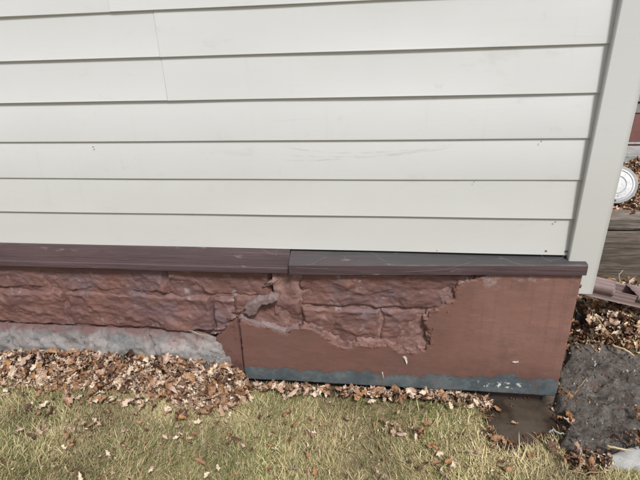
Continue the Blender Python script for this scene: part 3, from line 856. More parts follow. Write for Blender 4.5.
# cobwebs and grit on the sill
V, F = [], []
def addtf(vf):
    k = len(V); V.extend(vf[0]); F.extend([tuple(i + k for i in f) for f in vf[1]])
def web(p0, p1, sag, r=0.00022):
    p0, p1 = np.array(p0), np.array(p1)
    addtf(tube([p0 * (1 - t) + p1 * t + np.array([0.004 * math.sin(9 * t + p0[0] * 30), -0.002 * math.sin(5 * t), -sag * 4 * t * (1 - t)]) for t in np.linspace(0, 1, 8)], r, 4))
def sillpt(px, py): return W(px, py, -0.030 - 0.018 * (px > 289))
for a, b, sg in (((306, 265), (325, 257), .003), ((372, 252), (384, 261), -.002), ((262, 249), (277, 255), .002), ((277, 249), (276, 256), 0), ((296, 267), (345, 268.5), .001), ((400, 271.5), (450, 269), .001), ((447, 268), (470, 262), .002), ((540, 254), (553, 262), .003), ((566, 255), (549, 261), .002), ((344, 256), (352, 262), .001), ((500, 256), (520, 264), .003)):
    web(sillpt(*a) - [0, .002, 0], sillpt(*b) - [0, .003, 0], sg)
cw = mesh_obj('cobweb', V, F, WEB)
tag(cw, 'wispy cobweb threads stuck along the dusty sill trim under the siding', 'cobweb', None, 'stuff')

# ================================================================== DOWNSPOUT beyond the corner
ds = empty('downspout', (0.70, 0.24, 0.0))
tag(ds, 'brown ribbed metal downspout with its open-topped outlet pipe lying on leaves behind the corner', 'downspout')
def channel(name, p0, p1, wd, ht, which, parent, mat=GUTTER, r=0.006, th=0.0012, ribs=3, cut0=0.0, cut1=0.0, seg=14):
    """ribbed rectangular pipe from p0 to p1 (centre of the bottom); which: 'tube', 'U' (open top), 'cap' (top with lips)"""
    p0, p1 = np.array(p0, float), np.array(p1, float)
    t = p1 - p0; L = np.linalg.norm(t); t /= L
    s = np.cross(t, [0, 0, 1.0]); s /= np.linalg.norm(s); u = np.cross(s, t)
    def side(a, b, n, amp):
        a, b = np.array(a), np.array(b); q = b - a; nrm = np.array([q[1], -q[0]]) / np.linalg.norm(q)
        out = []
        for i in range(n + 1):
            k = i / n
            out.append(a + q * k + nrm * amp * (abs(math.sin(k * math.pi * ribs)) ** 0.6 * (1 if 0 < i < n else 0)))
        return out
    h2 = wd / 2
    top = side((h2, ht), (-h2, ht), 18, -0.0028)
    lef = side((-h2, ht), (-h2, 0), 14, -0.0022)
    bot = side((-h2, 0), (h2, 0), 8, 0.0)
    rig = side((h2, 0), (h2, ht), 14, -0.0022)
    if which == 'tube': prof = lef[:-1] + bot[:-1] + rig[:-1] + top[:-1]; closed = True
    elif which == 'U': prof = lef + bot[1:] + rig[1:]; closed = False
    else: prof = [np.array((h2, ht * .45))] + top + [np.array((-h2, ht * .45))]; closed = False
    V, F = [], []
    m = len(prof)
    for i in range(seg + 1):
        k = i / seg
        for a, b in prof:
            sh = (cut0 * (1 - k) + cut1 * k) * (a / h2)
            V.append(p0 + t * (L * k + sh) + s * a + u * b)
    for i in range(seg):
        for k in range(m if closed else m - 1):
            F.append((i * m + k, i * m + (k + 1) % m, (i + 1) * m + (k + 1) % m, (i + 1) * m + k))
    loc = np.array(parent.location)
    o = mesh_obj(name, [v - loc for v in V], F, mat, parent)
    md = o.modifiers.new('thick', 'SOLIDIFY'); md.thickness = th; md.offset = 0
    autosmooth(o, 40)
    return o
q0 = W(586, 294, 0.24); q1 = W(640, 310, 0.22)
dirp = (q1 - q0) / np.linalg.norm(q1 - q0); dirp[2] *= 0.7; dirp /= np.linalg.norm(dirp)
PW, PH = 0.076, 0.046
bas = q0 + np.array([0, PW / 2, -0.005])
channel('outlet_trough', bas - dirp * 0.03, bas + dirp * 0.95, PW, PH, 'U', ds, cut0=0)
channel('outlet_cover', bas - dirp * 0.035, bas + dirp * 0.105, PW + 0.006, PH + 0.003, 'cap', ds, cut1=-0.012)
channel('outlet_cover', bas + dirp * 0.165, bas + dirp * 0.95, PW + 0.006, PH + 0.003, 'cap', ds, cut0=0.012)
channel('collar', bas - dirp * 0.055, bas - dirp * 0.028, PW + 0.012, PH + 0.009, 'tube', ds, seg=3)
# elbow and drop pipe on the flank wall
vx = 0.690; vy = bas[1] - 0.02
elb = [np.array([vx + 0.012, vy, 0.40]), np.array([vx + 0.014, vy, 0.33]), np.array([vx + 0.025, vy, 0.285]), bas - dirp * 0.045 + np.array([0, 0, 0.023])]
def rect_pipe(name, pts, a, b, parent):
    V, F = [], []
    loc = np.array(parent.location)
    for p in pts:
        pass
    m = 4
    for i, p in enumerate(pts):
        t = pts[min(i + 1, len(pts) - 1)] - pts[max(0, i - 1)]; t /= np.linalg.norm(t)
        s = np.array([0, 1.0, 0]); u = np.cross(t, s); u /= np.linalg.norm(u)
        for ca, cb in ((-1, -1), (1, -1), (1, 1), (-1, 1)): V.append(p + s * ca * a / 2 + u * cb * b / 2 - loc)
    for i in range(len(pts) - 1):
        for k in range(4): F.append((i * 4 + k, i * 4 + (k + 1) % 4, i * 4 + 4 + (k + 1) % 4, i * 4 + 4 + k))
    F.append((0, 1, 2, 3)); F.append(tuple(len(V) - 4 + k for k in range(4)))
    o = mesh_obj(name, V, F, GUTTER, parent)
    bm = bmesh.new(); bm.from_mesh(o.data)
    bmesh.ops.bevel(bm, geom=[e for e in bm.edges], offset=0.004, segments=2, affect='EDGES')
    bm.to_mesh(o.data); bm.free(); autosmooth(o, 40)
    return o
rect_pipe('elbow', elb, 0.074, 0.046, ds)
rect_pipe('drop_pipe', [np.array([vx + 0.012, vy, 0.385]), np.array([vx + 0.012, vy, 2.3])], 0.078, 0.050, ds)

# ================================================================== TIMBERS, LID, BACK WALL
def timber(x0, x1, y0, y1, z0, z1, mat, seed, label):
    nxs = int((x1 - x0) / 0.03)
    cs = []
    for (a, b, n) in (((y0, z0), (y0, z1), 10), ((y0, z1), (y1, z1), 8), ((y1, z1), (y1, z0), 8), ((y1, z0), (y0, z0), 5)):
        for i in range(n): cs.append((a[0] + (b[0] - a[0]) * i / n, a[1] + (b[1] - a[1]) * i / n))
    cy, cz = (y0 + y1) / 2, (z0 + z1) / 2
    V, F = [], []
    m = len(cs)
    for i in range(nxs + 1):
        x = x0 + (x1 - x0) * i / nxs
        for k, (y, z) in enumerate(cs):
            ry, rz = (y - cy) / (y1 - y0) * 2, (z - cz) / (z1 - z0) * 2
            rr = max(0, (abs(ry) ** 6 + abs(rz) ** 6) ** (1 / 6))
            rr = 1 / rr if rr > 1 else 1
            g = 0.007 * fbm(x * 3, k * 0.9, s=seed, o=4) + 0.002 * noise(x * 1.2, k * 3.1, 0, seed)
            V.append((x, cy + (y - cy) * rr * (1 + g * 8 * 0.3), cz + (z - cz) * rr + g))
    for i in range(nxs):
        for k in range(m): F.append((i * m + k, (i + 1) * m + k, (i + 1) * m + (k + 1) % m, i * m + (k + 1) % m))
    F.append(tuple(range(m))); F.append(tuple(nxs * m + k for k in range(m - 1, -1, -1)))
    o = mesh_obj('landscape_timber', V, F, mat); autosmooth(o, 40)
    tag(o, label, 'timber', 'timbers edging the leaf bed')
    return o
zt1 = W(620, 231, YB)[2]
timber(0.69, 2.6, YB, YB + 0.12, 0.02, zt1 - 0.002, TIMBER, 5, 'thick brown grainy timber at the bottom of the low bed edging behind the downspout')
timber(0.685, 2.6, YB + 0.006, YB + 0.11, zt1 + 0.002, BEDZ + 0.004, TIMBER2, 9, 'thin greyed timber lying on top of the brown one at the bed edge')

lid = empty('round_lid', G(615.5, 201, BEDZ + 0.02))
tag(lid, 'round white domed lid leaning on brown leaves, half hidden by the corner post', 'lid')
lr = 0.088
def lathe(prof, n=40):
    V, F = [], []
    for r, z in prof:
        for k in range(n):
            a = 2 * math.pi * k / n; V.append((r * math.cos(a), r * math.sin(a), z))
    for i in range(len(prof) - 1):
        for k in range(n): F.append((i * n + k, i * n + (k + 1) % n, (i + 1) * n + (k + 1) % n, (i + 1) * n + k))
    F.append(tuple(range(n - 1, -1, -1))); F.append(tuple((len(prof) - 1) * n + k for k in range(n)))
    return V, F
lm = Matrix.Translation((0, 0.03, lr * 0.80)) @ Euler((math.radians(62), 0, math.radians(-12))).to_matrix().to_4x4()
dome = lathe([(lr * .9, -0.012), (lr * .93, 0.0), (lr * 0.90, 0.004), (lr * 0.80, 0.006), (lr * 0.77, 0.010), (lr * 0.73, 0.006), (lr * 0.5, 0.008), (lr * 0.46, 0.012), (lr * 0.42, 0.008), (lr * 0.2, 0.009), (0.002, 0.0095)])
rim = lathe([(lr * .92, -0.014), (lr * 1.0, -0.014), (lr * 1.01, -0.004), (lr * 1.0, 0.004), (lr * .93, 0.005)])
for nm, vf, mt in (('dome', dome, WHITEP), ('rim', rim, RIM)):
    o = mesh_obj(nm, [lm @ Vector(v) for v in vf[0]], vf[1], mt, lid); autosmooth(o, 40)

# steps / low wall behind the bed
kerb_y = G(640, 158, BEDZ)[1]
zr0, zr1, zr2 = W(640, 152, kerb_y + .02)[2], W(640, 119, kerb_y + .06)[2], 0
kb = bevel_box('stone_kerb', 1.0, 4.2, kerb_y - 0.02, kerb_y + 0.16, BEDZ - 0.05, zr0, ROCKBIT, None, 0.012, 3)
tag(kb, 'grey stone kerb at the far edge of the leaf bed below the red wall', 'kerb')
bw = empty('garden_wall', (2.4, kerb_y + 0.2, BEDZ))
tag(bw, 'low wall with red painted base band and grey brick above, seen past the corner post', 'wall')
def rel(o, p):
    for v in o.data.vertices: v.co -= p.location
    return o
yw = kerb_y + 0.03
rel(bevel_box('red_band', 1.0, 4.2, yw + 0.13, yw + 0.35, zr0 - 0.06, zr1, REDWALL, bw, 0.006), bw)
rel(bevel_box('cap_strip', 1.0, 4.2, yw + 0.124, yw + 0.35, zr0 - 0.004 + 0.012, zr0 + 0.020, ROCKBIT, bw, 0.002), bw)
rel(bevel_box('core', 1.0, 4.2, yw + 0.17, yw + 0.33, zr1 + 0.002, zr1 + 0.75, DARK, bw, 0.004), bw)
me0 = None
for r_ in range(11):
    for c_ in range(16):
        x = 1.0 + c_ * 0.2 + (0.1 if r_ % 2 else 0) + rng.normal(0, .002)
        z = zr1 + 0.004 + r_ * 0.067
        if me0 is None:
            o = bevel_box('brick', -0.094, 0.094, -0.04, 0.03, 0, 0.058, GREYBRICK, bw, 0.006); me0 = o.data
        else:
            o = bpy.data.objects.new('brick', me0); COL.objects.link(o); o.parent = bw
        o.location = Vector((x + 0.1, yw + 0.185 + rng.normal(0, .003), z)) - bw.location
        o.rotation_euler = (0, 0, rng.normal(0, .01))

# ================================================================== ROCK, PAVER, PUDDLE
def patch(name, px_poly, z, hfun, mat, res=0.008, skirt=0.12):
    P = [tuple(G(px, py, z)[:2]) for px, py in px_poly]
    A = np.array(P)
    nx = int((A[:, 0].max() - A[:, 0].min()) / res) + 6; ny = int((A[:, 1].max() - A[:, 1].min()) / res) + 6
    X, Y = np.meshgrid(np.linspace(A[:, 0].min() - .02, A[:, 0].max() + .02, nx), np.linspace(A[:, 1].min() - .02, A[:, 1].max() + .02, ny))
    dd = sdist(X, Y, P) + 0.012 * fbm(X * 14, Y * 14, s=61, o=3)
    Z = hfun(X, Y, dd) - 0.06 * sstep(0.012, -0.012, dd)
    keep = dd > -0.01
    idx = np.arange(nx * ny).reshape(ny, nx)
    fk = keep[:-1, :-1] & keep[:-1, 1:] & keep[1:, 1:] & keep[1:, :-1]
    F = np.stack([idx[:-1, :-1], idx[:-1, 1:], idx[1:, 1:], idx[1:, :-1]], -1)[fk].reshape(-1, 4)
    used = np.unique(F); rm = -np.ones(nx * ny, int); rm[used] = np.arange(len(used))
    o = mesh_obj(name, np.stack([X, Y, Z], -1).reshape(-1, 3)[used], rm[F], mat)
    bm = bmesh.new(); bm.from_mesh(o.data)
    r = bmesh.ops.extrude_edge_only(bm, edges=[e for e in bm.edges if e.is_boundary])
    for g in r['geom']:
        if isinstance(g, bmesh.types.BMVert): g.co.z -= skirt
    bmesh.ops.recalc_face_normals(bm, faces=bm.faces); bm.to_mesh(o.data); bm.free()
    if sum(p.normal.z for p in o.data.polygons[:300]) < 0: o.data.flip_normals()
    return o
def rock_h(X, Y, dd):
    b = 0.026 + 0.020 * sstep(-0.02, 0.07, dd)
    r1 = fbm(X * 7, Y * 7, s=71, o=4)
    r2 = fbm(X * 28, Y * 28, s=73, o=4, g=0.6)
    return -0.065 + 0.12 * sstep(-0.15, 0.35, Y) * 0.8 + b * (0.85 + 0.45 * r1) + 0.0050 * r2 - 0.010 * np.clip(1 - 9 * np.abs(fbm(X * 5 + 2, Y * 5, s=78, o=3)), 0, 1) + 0.0032 * fbm(X * 70, Y * 70, s=75, o=3, g=0.7)
rock = patch('wet_boulder', [(566, 352), (590, 343), (615, 345), (650, 348), (668, 390), (655, 428), (630, 440), (606, 449), (580, 444), (566, 430), (571, 410), (561, 396), (562, 372)], 0.0, rock_h, ROCK, 0.0035)
tag(rock, 'dark wet rough boulder lying in the ground beside the foundation corner', 'boulder')
def pav_h(X, Y, dd): return -0.048 + 0.016 * sstep(-0.01, 0.02, dd) + 0.003 * fbm(X * 20, Y * 20, s=81, o=4)
pav = patch('flat_stone', [(604, 455), (622, 447), (650, 443), (668, 450), (660, 468), (630, 466), (612, 462)], -0.04, pav_h, ROCKBIT, 0.006)
tag(pav, 'flat pale grey stone in the lawn below the wet boulder', 'stone')
# crust of pale concrete at the slab's bottom corner
def small_h(X, Y, dd): return -0.052 + 0.022 * sstep(-0.01, 0.015, dd) + 0.005 * fbm(X * 40, Y * 40, s=87, o=4)
cr = patch('field_stone', [(324, 388), (334, 386), (346, 386), (350, 388), (343, 389.5), (330, 390)], -0.03, small_h, ROCKBIT, 0.004)
tag(cr, 'small pale grey stone in the grass against the blue strip of the slab', 'stone')
# puddle
pp_ = PUD + []
c0 = np.mean(np.array(pp_), 0)
X, Y = np.meshgrid(np.linspace(c0[0] - .28, c0[0] + .28, 60), np.linspace(c0[1] - .2, c0[1] + .2, 45))
WL = -0.092
keep = (H(X, Y) < WL + 0.004) & (sdist(X, Y, PUD) > -0.05)
idx = np.arange(X.size).reshape(X.shape)
fk = keep[:-1, :-1] & keep[:-1, 1:] & keep[1:, 1:] & keep[1:, :-1]
F = np.stack([idx[:-1, :-1], idx[:-1, 1:], idx[1:, 1:], idx[1:, :-1]], -1)[fk].reshape(-1, 4)
used = np.unique(F); rm = -np.ones(X.size, int); rm[used] = np.arange(len(used))
pud = mesh_obj('puddle', np.stack([X, Y, np.full_like(X, WL)], -1).reshape(-1, 3)[used], rm[F], WATER)
tag(pud, 'shallow muddy puddle at the foot of the slab corner', None, None, 'structure')

# added dark strip: shade in the gap between the leaves and the flank
bp = [G(576, 318, 0.09), G(598, 333, 0.075)]
V, F = [], []
P0, P1 = bp[0], bp[1]
for t in np.linspace(0, 1, 8):
    p = P0 * (1 - t) + P1 * t + np.array([0, 0.01 * math.sin(4 * t), 0])
    hh = 0.055 - 0.022 * t
    for dy, dz in ((0, -0.06), (0, hh), (0.006, hh + 0.003), (0.010, hh), (0.010, -0.06)): V.append((p[0], p[1] + dy, p[2] - 0.03 + dz))
for i in range(7):
    for k in range(4): F.append((i * 5 + k, i * 5 + k + 1, i * 5 + 6 + k, i * 5 + 5 + k))
F.append((0, 1, 2, 3, 4)); F.append((39, 38, 37, 36, 35))
be = mesh_obj('gap_shade_strip', V, F, BLACK, smooth=False); recalc(be)
tag(be, 'short dark strip added as the shaded gap between the slab corner and the leaves under the downspout', 'shade strip')

# ================================================================== LEAVES
def leaf_mesh(i, mat):
    r = np.random.default_rng(500 + i)
    L = r.uniform(0.018, 0.044); ar = r.uniform(0.42, 0.72)
    nu, nv = 10, 5
    V, F = [], []
    lob = r.choice([0, 0, 2, 3, 3, 4]); curl = r.uniform(0.6, 3.0) * r.choice([-1, 1], p=[.35, .65]); bend = r.uniform(-1.8, 1.8); tw = r.uniform(-0.7, 0.7)
    for a in range(nu):
        t = a / (nu - 1)
        wd = L * ar * 0.5 * (math.sin(math.pi * (0.04 + 0.93 * t ** 0.85)) ** 0.8) * (1 + (0.42 * math.sin(lob * 2 * math.pi * t + 1.0) if lob else 0.08 * r.normal()))
        # spine bent along a curve
        th = bend * (t - 0.5)
        sx, sz = L * (t - 0.5), 0.5 * L * bend * (t - 0.5) ** 2 * 0.9
        for b in range(nv):
            s = -1 + 2 * b / (nv - 1)
            c = curl * s * 0.6
            y = wd * (math.sin(c) / (curl * 0.6)) if abs(curl) > 1e-3 else wd * s
            z = wd * (1 - math.cos(c)) / abs(curl * 0.6) * (1 if curl > 0 else -1)
            an = tw * (t - 0.5)
            y, z = y * math.cos(an) - z * math.sin(an), y * math.sin(an) + z * math.cos(an)
            k = 0.08 * L * r.normal()
            V.append((sx + 0.02 * L * r.normal(), y, sz + z + k))
    for a in range(nu - 1):
        for b in range(nv - 1):
            F.append((a * nv + b, (a + 1) * nv + b, (a + 1) * nv + b + 1, a * nv + b + 1))
    V = np.array(V)
    # stalk
    sp = [np.array([-L * 0.5, 0, V[2][2]]), np.array([-L * 0.68, 0.003 * r.normal(), V[2][2] + 0.003])]
    tv, tf = tube(sp, 0.0006, 3)
    k = len(V); V = np.vstack([V, np.array(tv)]); F += [tuple(x + k for x in f) for f in tf]
    V[:, 2] -= V[:, 2].min()
    me = bpy.data.meshes.new('fallen_leaf')
    me.from_pydata(V.tolist(), [], F)
    me.polygons.foreach_set('use_smooth', [True] * len(me.polygons)); me.materials.append(LEAFM[mat]); me.update()
    return me, V, F
NV = 12
LV = {}
for mt in range(7):
    for i in range(NV):
        LV[(mt, i)] = leaf_mesh(mt * NV + i, mt)

spots = []        # (pos, tilt, mat, scale, region, score)
def pick(wts): return int(rng.choice(7, p=np.array(wts) / sum(wts)))
def add_px(px, py, region, wts, lift=0.0, tilt=0.5, sc=(0.8, 1.25), top=True, score=1.0):
    p = ground_hit(px, py, lift)
    spots.append((np.array(p), tilt, pick(wts), rng.uniform(*sc), region, score if top else 0.0))
MIXL = [20, 28, 25, 18, 11, 5, 0]
DR = [(-5, 353), (60, 352), (130, 356), (200, 362), (238, 370), (248, 384), (250, 396), (238, 408), (205, 408), (178, 404), (150, 396), (120, 392), (85, 388), (60, 392), (30, 386), (-5, 376)]
DRA = np.array(DR)
def sample_poly(poly, n):
    A = np.array(poly, float); out = []
    while len(out) < n:
        x = rng.uniform(A[:, 0].min(), A[:, 0].max()); y = rng.uniform(A[:, 1].min(), A[:, 1].max())
        if inpoly(np.array([x]), np.array([y]), poly)[0]: out.append((x, y))
    return out
def drift_lift(px, py):        # depth of the drift: deep against the wall, thinning to the lawn
    top = np.interp(px, [-5, 60, 130, 200, 238, 250], [353, 352, 356, 362, 370, 386])
    bot = np.interp(px, [-5, 60, 85, 120, 150, 178, 205, 250], [376, 391, 388, 392, 396, 404, 408, 398])
    t = np.clip((py - top) / (bot - top + 1e-6), 0, 1)
    return 0.060 * (1 - t) ** 0.8 + 0.014
for px, py in sample_poly(DR, 2200):
    f = rng.random() ** 0.5
    add_px(px, py, 0, MIXL if f > .35 else [6, 16, 30, 30, 8, 6, 0], drift_lift(px, py) * f, 0.9, (0.9, 1.5), top=f > 0.55, score=0.5 + f)
# the drift goes on to the left of the picture
for _ in range(260):
    x = rng.uniform(-2.4, -1.35); y = -0.10 - 0.22 * rng.random() ** 1.3
    z = Hq(x, y) + 0.05 * rng.random() * (1 + (y + .1) / .25)
    spots.append((np.array([x, y, float(z)]), 0.75, pick(MIXL), rng.uniform(.8, 1.25), 0, 0.0))
# ragged tail into the lawn
for _ in range(70):
    px = rng.uniform(5, 235); py = np.interp(px, [-5, 60, 120, 178, 205, 250], [380, 393, 394, 406, 410, 400]) + abs(rng.normal(0, 9))
    add_px(px, py, 0, MIXL, 0.022, 0.6, score=1.0)
# foot of the slab
for (xa, xb, n, sp) in ((246, 272, 16, 4), (270, 328, 70, 4), (335, 432, 120, 4), (425, 497, 110, 5)):
    for _ in range(n):
        px = rng.uniform(xa, xb); base = np.interp(px, [240, 330, 440, 500], [381, 386, 390, 397])
        add_px(px, base + 2 + abs(rng.normal(0, sp)), 1, [24, 28, 22, 14, 18, 5, 0], 0.018 + 0.02 * rng.random(), 0.6, score=1.2)
# single leaves on the lawn
lawn = [(68, 435), (75, 420), (88, 437), (38, 433), (42, 427), (65, 428), (72, 431), (82, 425), (108, 453), (125, 432), (168, 435), (226, 421), (218, 423), (178, 428), (190, 438), (227, 439), (236, 441), (245, 445), (165, 437), (233, 476), (358, 420), (385, 430), (393, 431), (402, 435), (397, 425), (419, 433), (428, 426), (416, 437), (409, 430), (430, 447), (434, 451), (440, 455), (447, 461), (452, 458), (443, 471), (475, 455), (479, 452), (398, 412), (350, 452), (427, 464), (445, 477), (296, 426), (308, 455), (20, 430), (78, 470), (80, 477), (150, 470), (200, 462), (270, 436), (330, 470), (376, 473), (385, 478), (400, 430), (412, 428), (424, 434), (388, 424), (436, 447), (455, 464), (471, 452), (183, 433), (232, 434), (70, 440), (90, 430), (30, 437), (365, 392), (372, 402), (505, 405)]
for px, py in lawn:
    add_px(px, py, 2, [26, 30, 20, 6, 18, 5, 0], 0.030, 0.6, (0.65, 1.05), score=3)
for _ in range(420):
    add_px(rng.uniform(0, 600), rng.uniform(396, 482), 2, [10, 26, 30, 22, 8, 6, 0], 0.010 + .018 * rng.random(), 0.7, (0.25, 0.55), score=0.01)
for _ in range(60):
    add_px(rng.uniform(0, 560), rng.uniform(400, 480), 2, [14, 26, 26, 18, 14, 6, 0], 0.012 + .016 * rng.random(), 0.5, (0.5, 0.95), score=0.4)
# round the puddle
for px, py in [(493, 405), (487, 412), (496, 420), (490, 428), (497, 437), (506, 443), (484, 404), (500, 400), (495, 412), (492, 434), (512, 447), (488, 419), (503, 409)]:
    add_px(px + rng.normal(0, 1.5), py + rng.normal(0, 1.5), 3, [8, 16, 30, 34, 8, 12, 0], 0.016, 0.6, score=2)
for px, py, mt in ((523, 405, 5), (511, 430, 1), (570, 397, 5)):
    p = ground_hit(px, py, 0.02); p[2] = max(p[2], WL)
    if px == 570: p = G(570, 397, 0.03)
    spots.append((np.array(p), 0.3, mt, 1.1, 3, 3))
for _ in range(70):
    i_ = int(rng.integers(len(PUD))); a_ = np.array(PUD[i_]); b_ = np.array(PUD[(i_ + 1) % len(PUD)]); t_ = rng.random()
    q_ = a_ * (1 - t_) + b_ * t_ + rng.normal(0, .014, 2)
    spots.append((np.array([q_[0], q_[1], max(Hq(q_[0], q_[1]), -0.092) + 0.002]), 0.5, pick([3, 10, 26, 50, 3, 8, 0]), rng.uniform(.35, .8), 3, 0.05))
for _ in range(90):
    add_px(rng.uniform(560, 645), rng.normal(452, 7), 4, [6, 14, 28, 40, 5, 6, 3], 0.012 + .02 * rng.random(), 0.8, (.4, .9), score=0.05)
# lower right, between lawn and boulder
for _ in range(46):
    add_px(rng.normal(590, 11), rng.normal(460, 6), 4, [16, 16, 24, 30, 12, 3, 0], 0.01 + .03 * rng.random(), 0.8, score=2)
for _ in range(40):
    t = rng.random()
    add_px(562 + 10 * t + rng.normal(0, 3), 385 + 48 * t + rng.normal(0, 4), 4, [4, 10, 30, 44, 6, 8, 0], 0.015 + .02 * rng.random(), 0.8, (.5, .9), score=0.5)
for px, py in ((637, 412), (632, 440), (636, 444), (640, 418), (628, 436), (641, 436), (634, 432)):
    p = G(px, py, 0.0); spots.append((np.array(p), 0.6, pick([10, 20, 30, 30, 5, 10, 10]), 1, 4, 1.5))
# leaves under and round the downspout
for px, py in sample_poly([(584, 300), (600, 300), (660, 318), (660, 348), (622, 344), (600, 338), (586, 322)], 330):
    f = rng.random()
    add_px(px, py, 5, [22, 24, 20, 16, 8, 5, 16] if f > .3 else [4, 10, 20, 40, 4, 3, 6], 0.005 + 0.06 * f, 0.9, (0.8, 1.35), top=f > .45, score=0.8 + f)
for px, py in sample_poly([(603, 281), (660, 286), (660, 292), (603, 286)], 60):
    add_px(px, py, 5, [20, 24, 20, 10, 8, 8, 10], 0.03 * rng.random(), 0.8, score=0.9)
for _ in range(50):
    add_px(rng.uniform(572, 640), rng.uniform(338, 352), 5, [8, 14, 26, 36, 6, 6, 8], 0.03 * rng.random(), 0.8, (0.6, 1), score=0.6)
for px, py in sample_poly([(574, 322), (588, 324), (604, 336), (640, 346), (600, 352), (566, 352)], 150):
    add_px(px, py, 5, [2, 8, 22, 50, 3, 6, 3], 0.012 * rng.random(), 0.8, (0.6, 1.1), score=0.3)
for _ in range(260):
    x = rng.uniform(0.95, 2.4); y = rng.uniform(-0.9, 0.3)
    spots.append((np.array([x, y, Hq(x, y) + .012 * rng.random()]), 0.7, pick([16, 22, 26, 14, 8, 16, 12]), 1.0, 5, 0.0))
# leaf bed beyond the timbers
for px, py in sample_poly([(606, 168), (660, 155), (660, 219), (600, 219)], 620):
    add_px(px, py, 6, [14, 24, 30, 16, 6, 22, 0], 0.03 * rng.random(), 0.7, (0.9, 1.4), score=0.4 + 0.3 * rng.random())
for _ in range(420):
    x = rng.uniform(0.7, 2.6); y = rng.uniform(YB + .1, kerb_y - .02)
    spots.append((np.array([x, y, Hq(x, y) + .02 * rng.random()]), 0.7, pick([16, 22, 26, 14, 8, 16, 3]), 1.1, 6, 0.0))
for _ in range(160):
    x = rng.uniform(0.68, 1.9); y = rng.uniform(0.25, YB - .02)
    spots.append((np.array([x, y, Hq(x, y) + .02 * rng.random()]), 0.7, pick([16, 22, 26, 14, 8, 16, 12]), 1.1, 5, 0.0))

LAB = ['%s dry leaf in the thick drift along the grey footing on the left',
       '%s dry leaf caught at the foot of the red-brown slab below its blue strip',
       '%s dry leaf lying on the lawn away from the walls',
       '%s leaf lying in or beside the muddy puddle',
       '%s leaf fallen round the dark wet boulder',
       '%s crumpled leaf among those round the brown downspout outlet',
       '%s leaf on the raised bed behind the timbers']
GRP = ['leaves of the drift on the left', 'leaves at the foot of the slab', 'leaves scattered on the lawn', 'leaves by the puddle', 'leaves round the boulder', 'leaves round the downspout', 'leaves on the raised bed']
order = sorted(range(len(spots)), key=lambda i: -spots[i][5] * spots[i][3])
single = set(order[:300])
BV, BF, BM_, boff = [], [], [], 0
for i, (p, tilt, mt, sc, reg, s_) in enumerate(spots):
    me, V, F = LV[(mt, int(rng.integers(NV)))]
    e = Euler((rng.normal(0, tilt), rng.normal(0, tilt), rng.uniform(0, 6.28)))
    if i in single:
        o = bpy.data.objects.new('fallen_leaf', me); COL.objects.link(o)
        o.location = p; o.rotation_euler = e; o.scale = (sc, sc, sc)
        tag(o, LAB[reg] % LEAFADJ[mt], 'leaf', LEAFADJ[mt] + ' ' + GRP[reg])
    else:
        R = np.array(e.to_matrix()) * sc
        BV.append(V @ R.T + p); BF += [tuple(x + boff for x in f) for f in F]; BM_ += [mt] * len(F); boff += len(V)
lit = mesh_obj('leaf_litter', np.vstack(BV), BF, LEAFM)
lit.data.polygons.foreach_set('material_index', np.array(BM_, np.int32))
tag(lit, 'mass of dry brown leaves heaped along the foundation and round the corner', 'leaf litter', None, 'stuff')

# grit and chips washed over the boulder and the corner
r = np.random.default_rng(909)
GV, GF, GM, off = [], [], [], 0
ICO = bmesh.new(); bmesh.ops.create_icosphere(ICO, subdivisions=1, radius=1)
IV = np.array([v.co[:] for v in ICO.verts]); IF = [tuple(v.index for v in f.verts) for f in ICO.faces]; ICO.free()
dg = bpy.context.evaluated_depsgraph_get(); dg.update()
from mathutils.bvhtree import BVHTree
tree = BVHTree.FromObject(rock, dg)
for i in range(1500):
    px, py = r.uniform(548, 662), r.uniform(338, 458)
    q = G(px, py, 0.02); h = tree.ray_cast(Vector((q[0], q[1], 1.0)), Vector((0, 0, -1)))
    if h[0] is None:
        if r.random() < .5: continue
        z = Hq(q[0], q[1])
    else: z = h[0].z
    if q[0] < 0.635 and q[1] > -0.06: continue
    sz = 0.0016 + 0.0042 * r.random() ** 3
    e = np.array(Euler((r.uniform(0, 6), r.uniform(0, 6), r.uniform(0, 6))).to_matrix())
    v = (IV * r.uniform(0.6, 1.3, (len(IV), 1))) * sz * np.array([1.3, 0.9, 0.6])
    GV.append(v @ e.T + [q[0], q[1], z + sz * .2]); GF += [tuple(a + off for a in f) for f in IF]; GM += [int(r.choice(3, p=[.55, .1, .35]))] * len(IF); off += len(IV)
for i in range(900):
    px, py = r.uniform(480, 566), r.uniform(394, 452)
    q = ground_hit(px, py)
    if q[2] < WL - 0.002 or sdist(np.array([q[0]]), np.array([q[1]]), PUD)[0] < -0.05 or q[1] > -0.02: continue
    sz = 0.0016 + 0.0055 * r.random() ** 3
    e = np.array(Euler((r.uniform(0, 6), r.uniform(0, 6), r.uniform(0, 6))).to_matrix())
    v = (IV * r.uniform(0.6, 1.3, (len(IV), 1))) * sz
    GV.append(v @ e.T + [q[0], q[1], q[2] + sz * .1]); GF += [tuple(a + off for a in f) for f in IF]; GM += [int(r.choice([2, 3], p=[.3, .7]))] * len(IF); off += len(IV)
gr = mesh_obj('gravel', np.vstack(GV), GF, [ROCK, ROCKBIT, LEAFM[3], SOIL], smooth=False)
gr.data.polygons.foreach_set('material_index', np.array(GM, np.int32))
tag(gr, 'fine grit and chips strewn over the wet boulder at the corner', 'gravel', None, 'stuff')

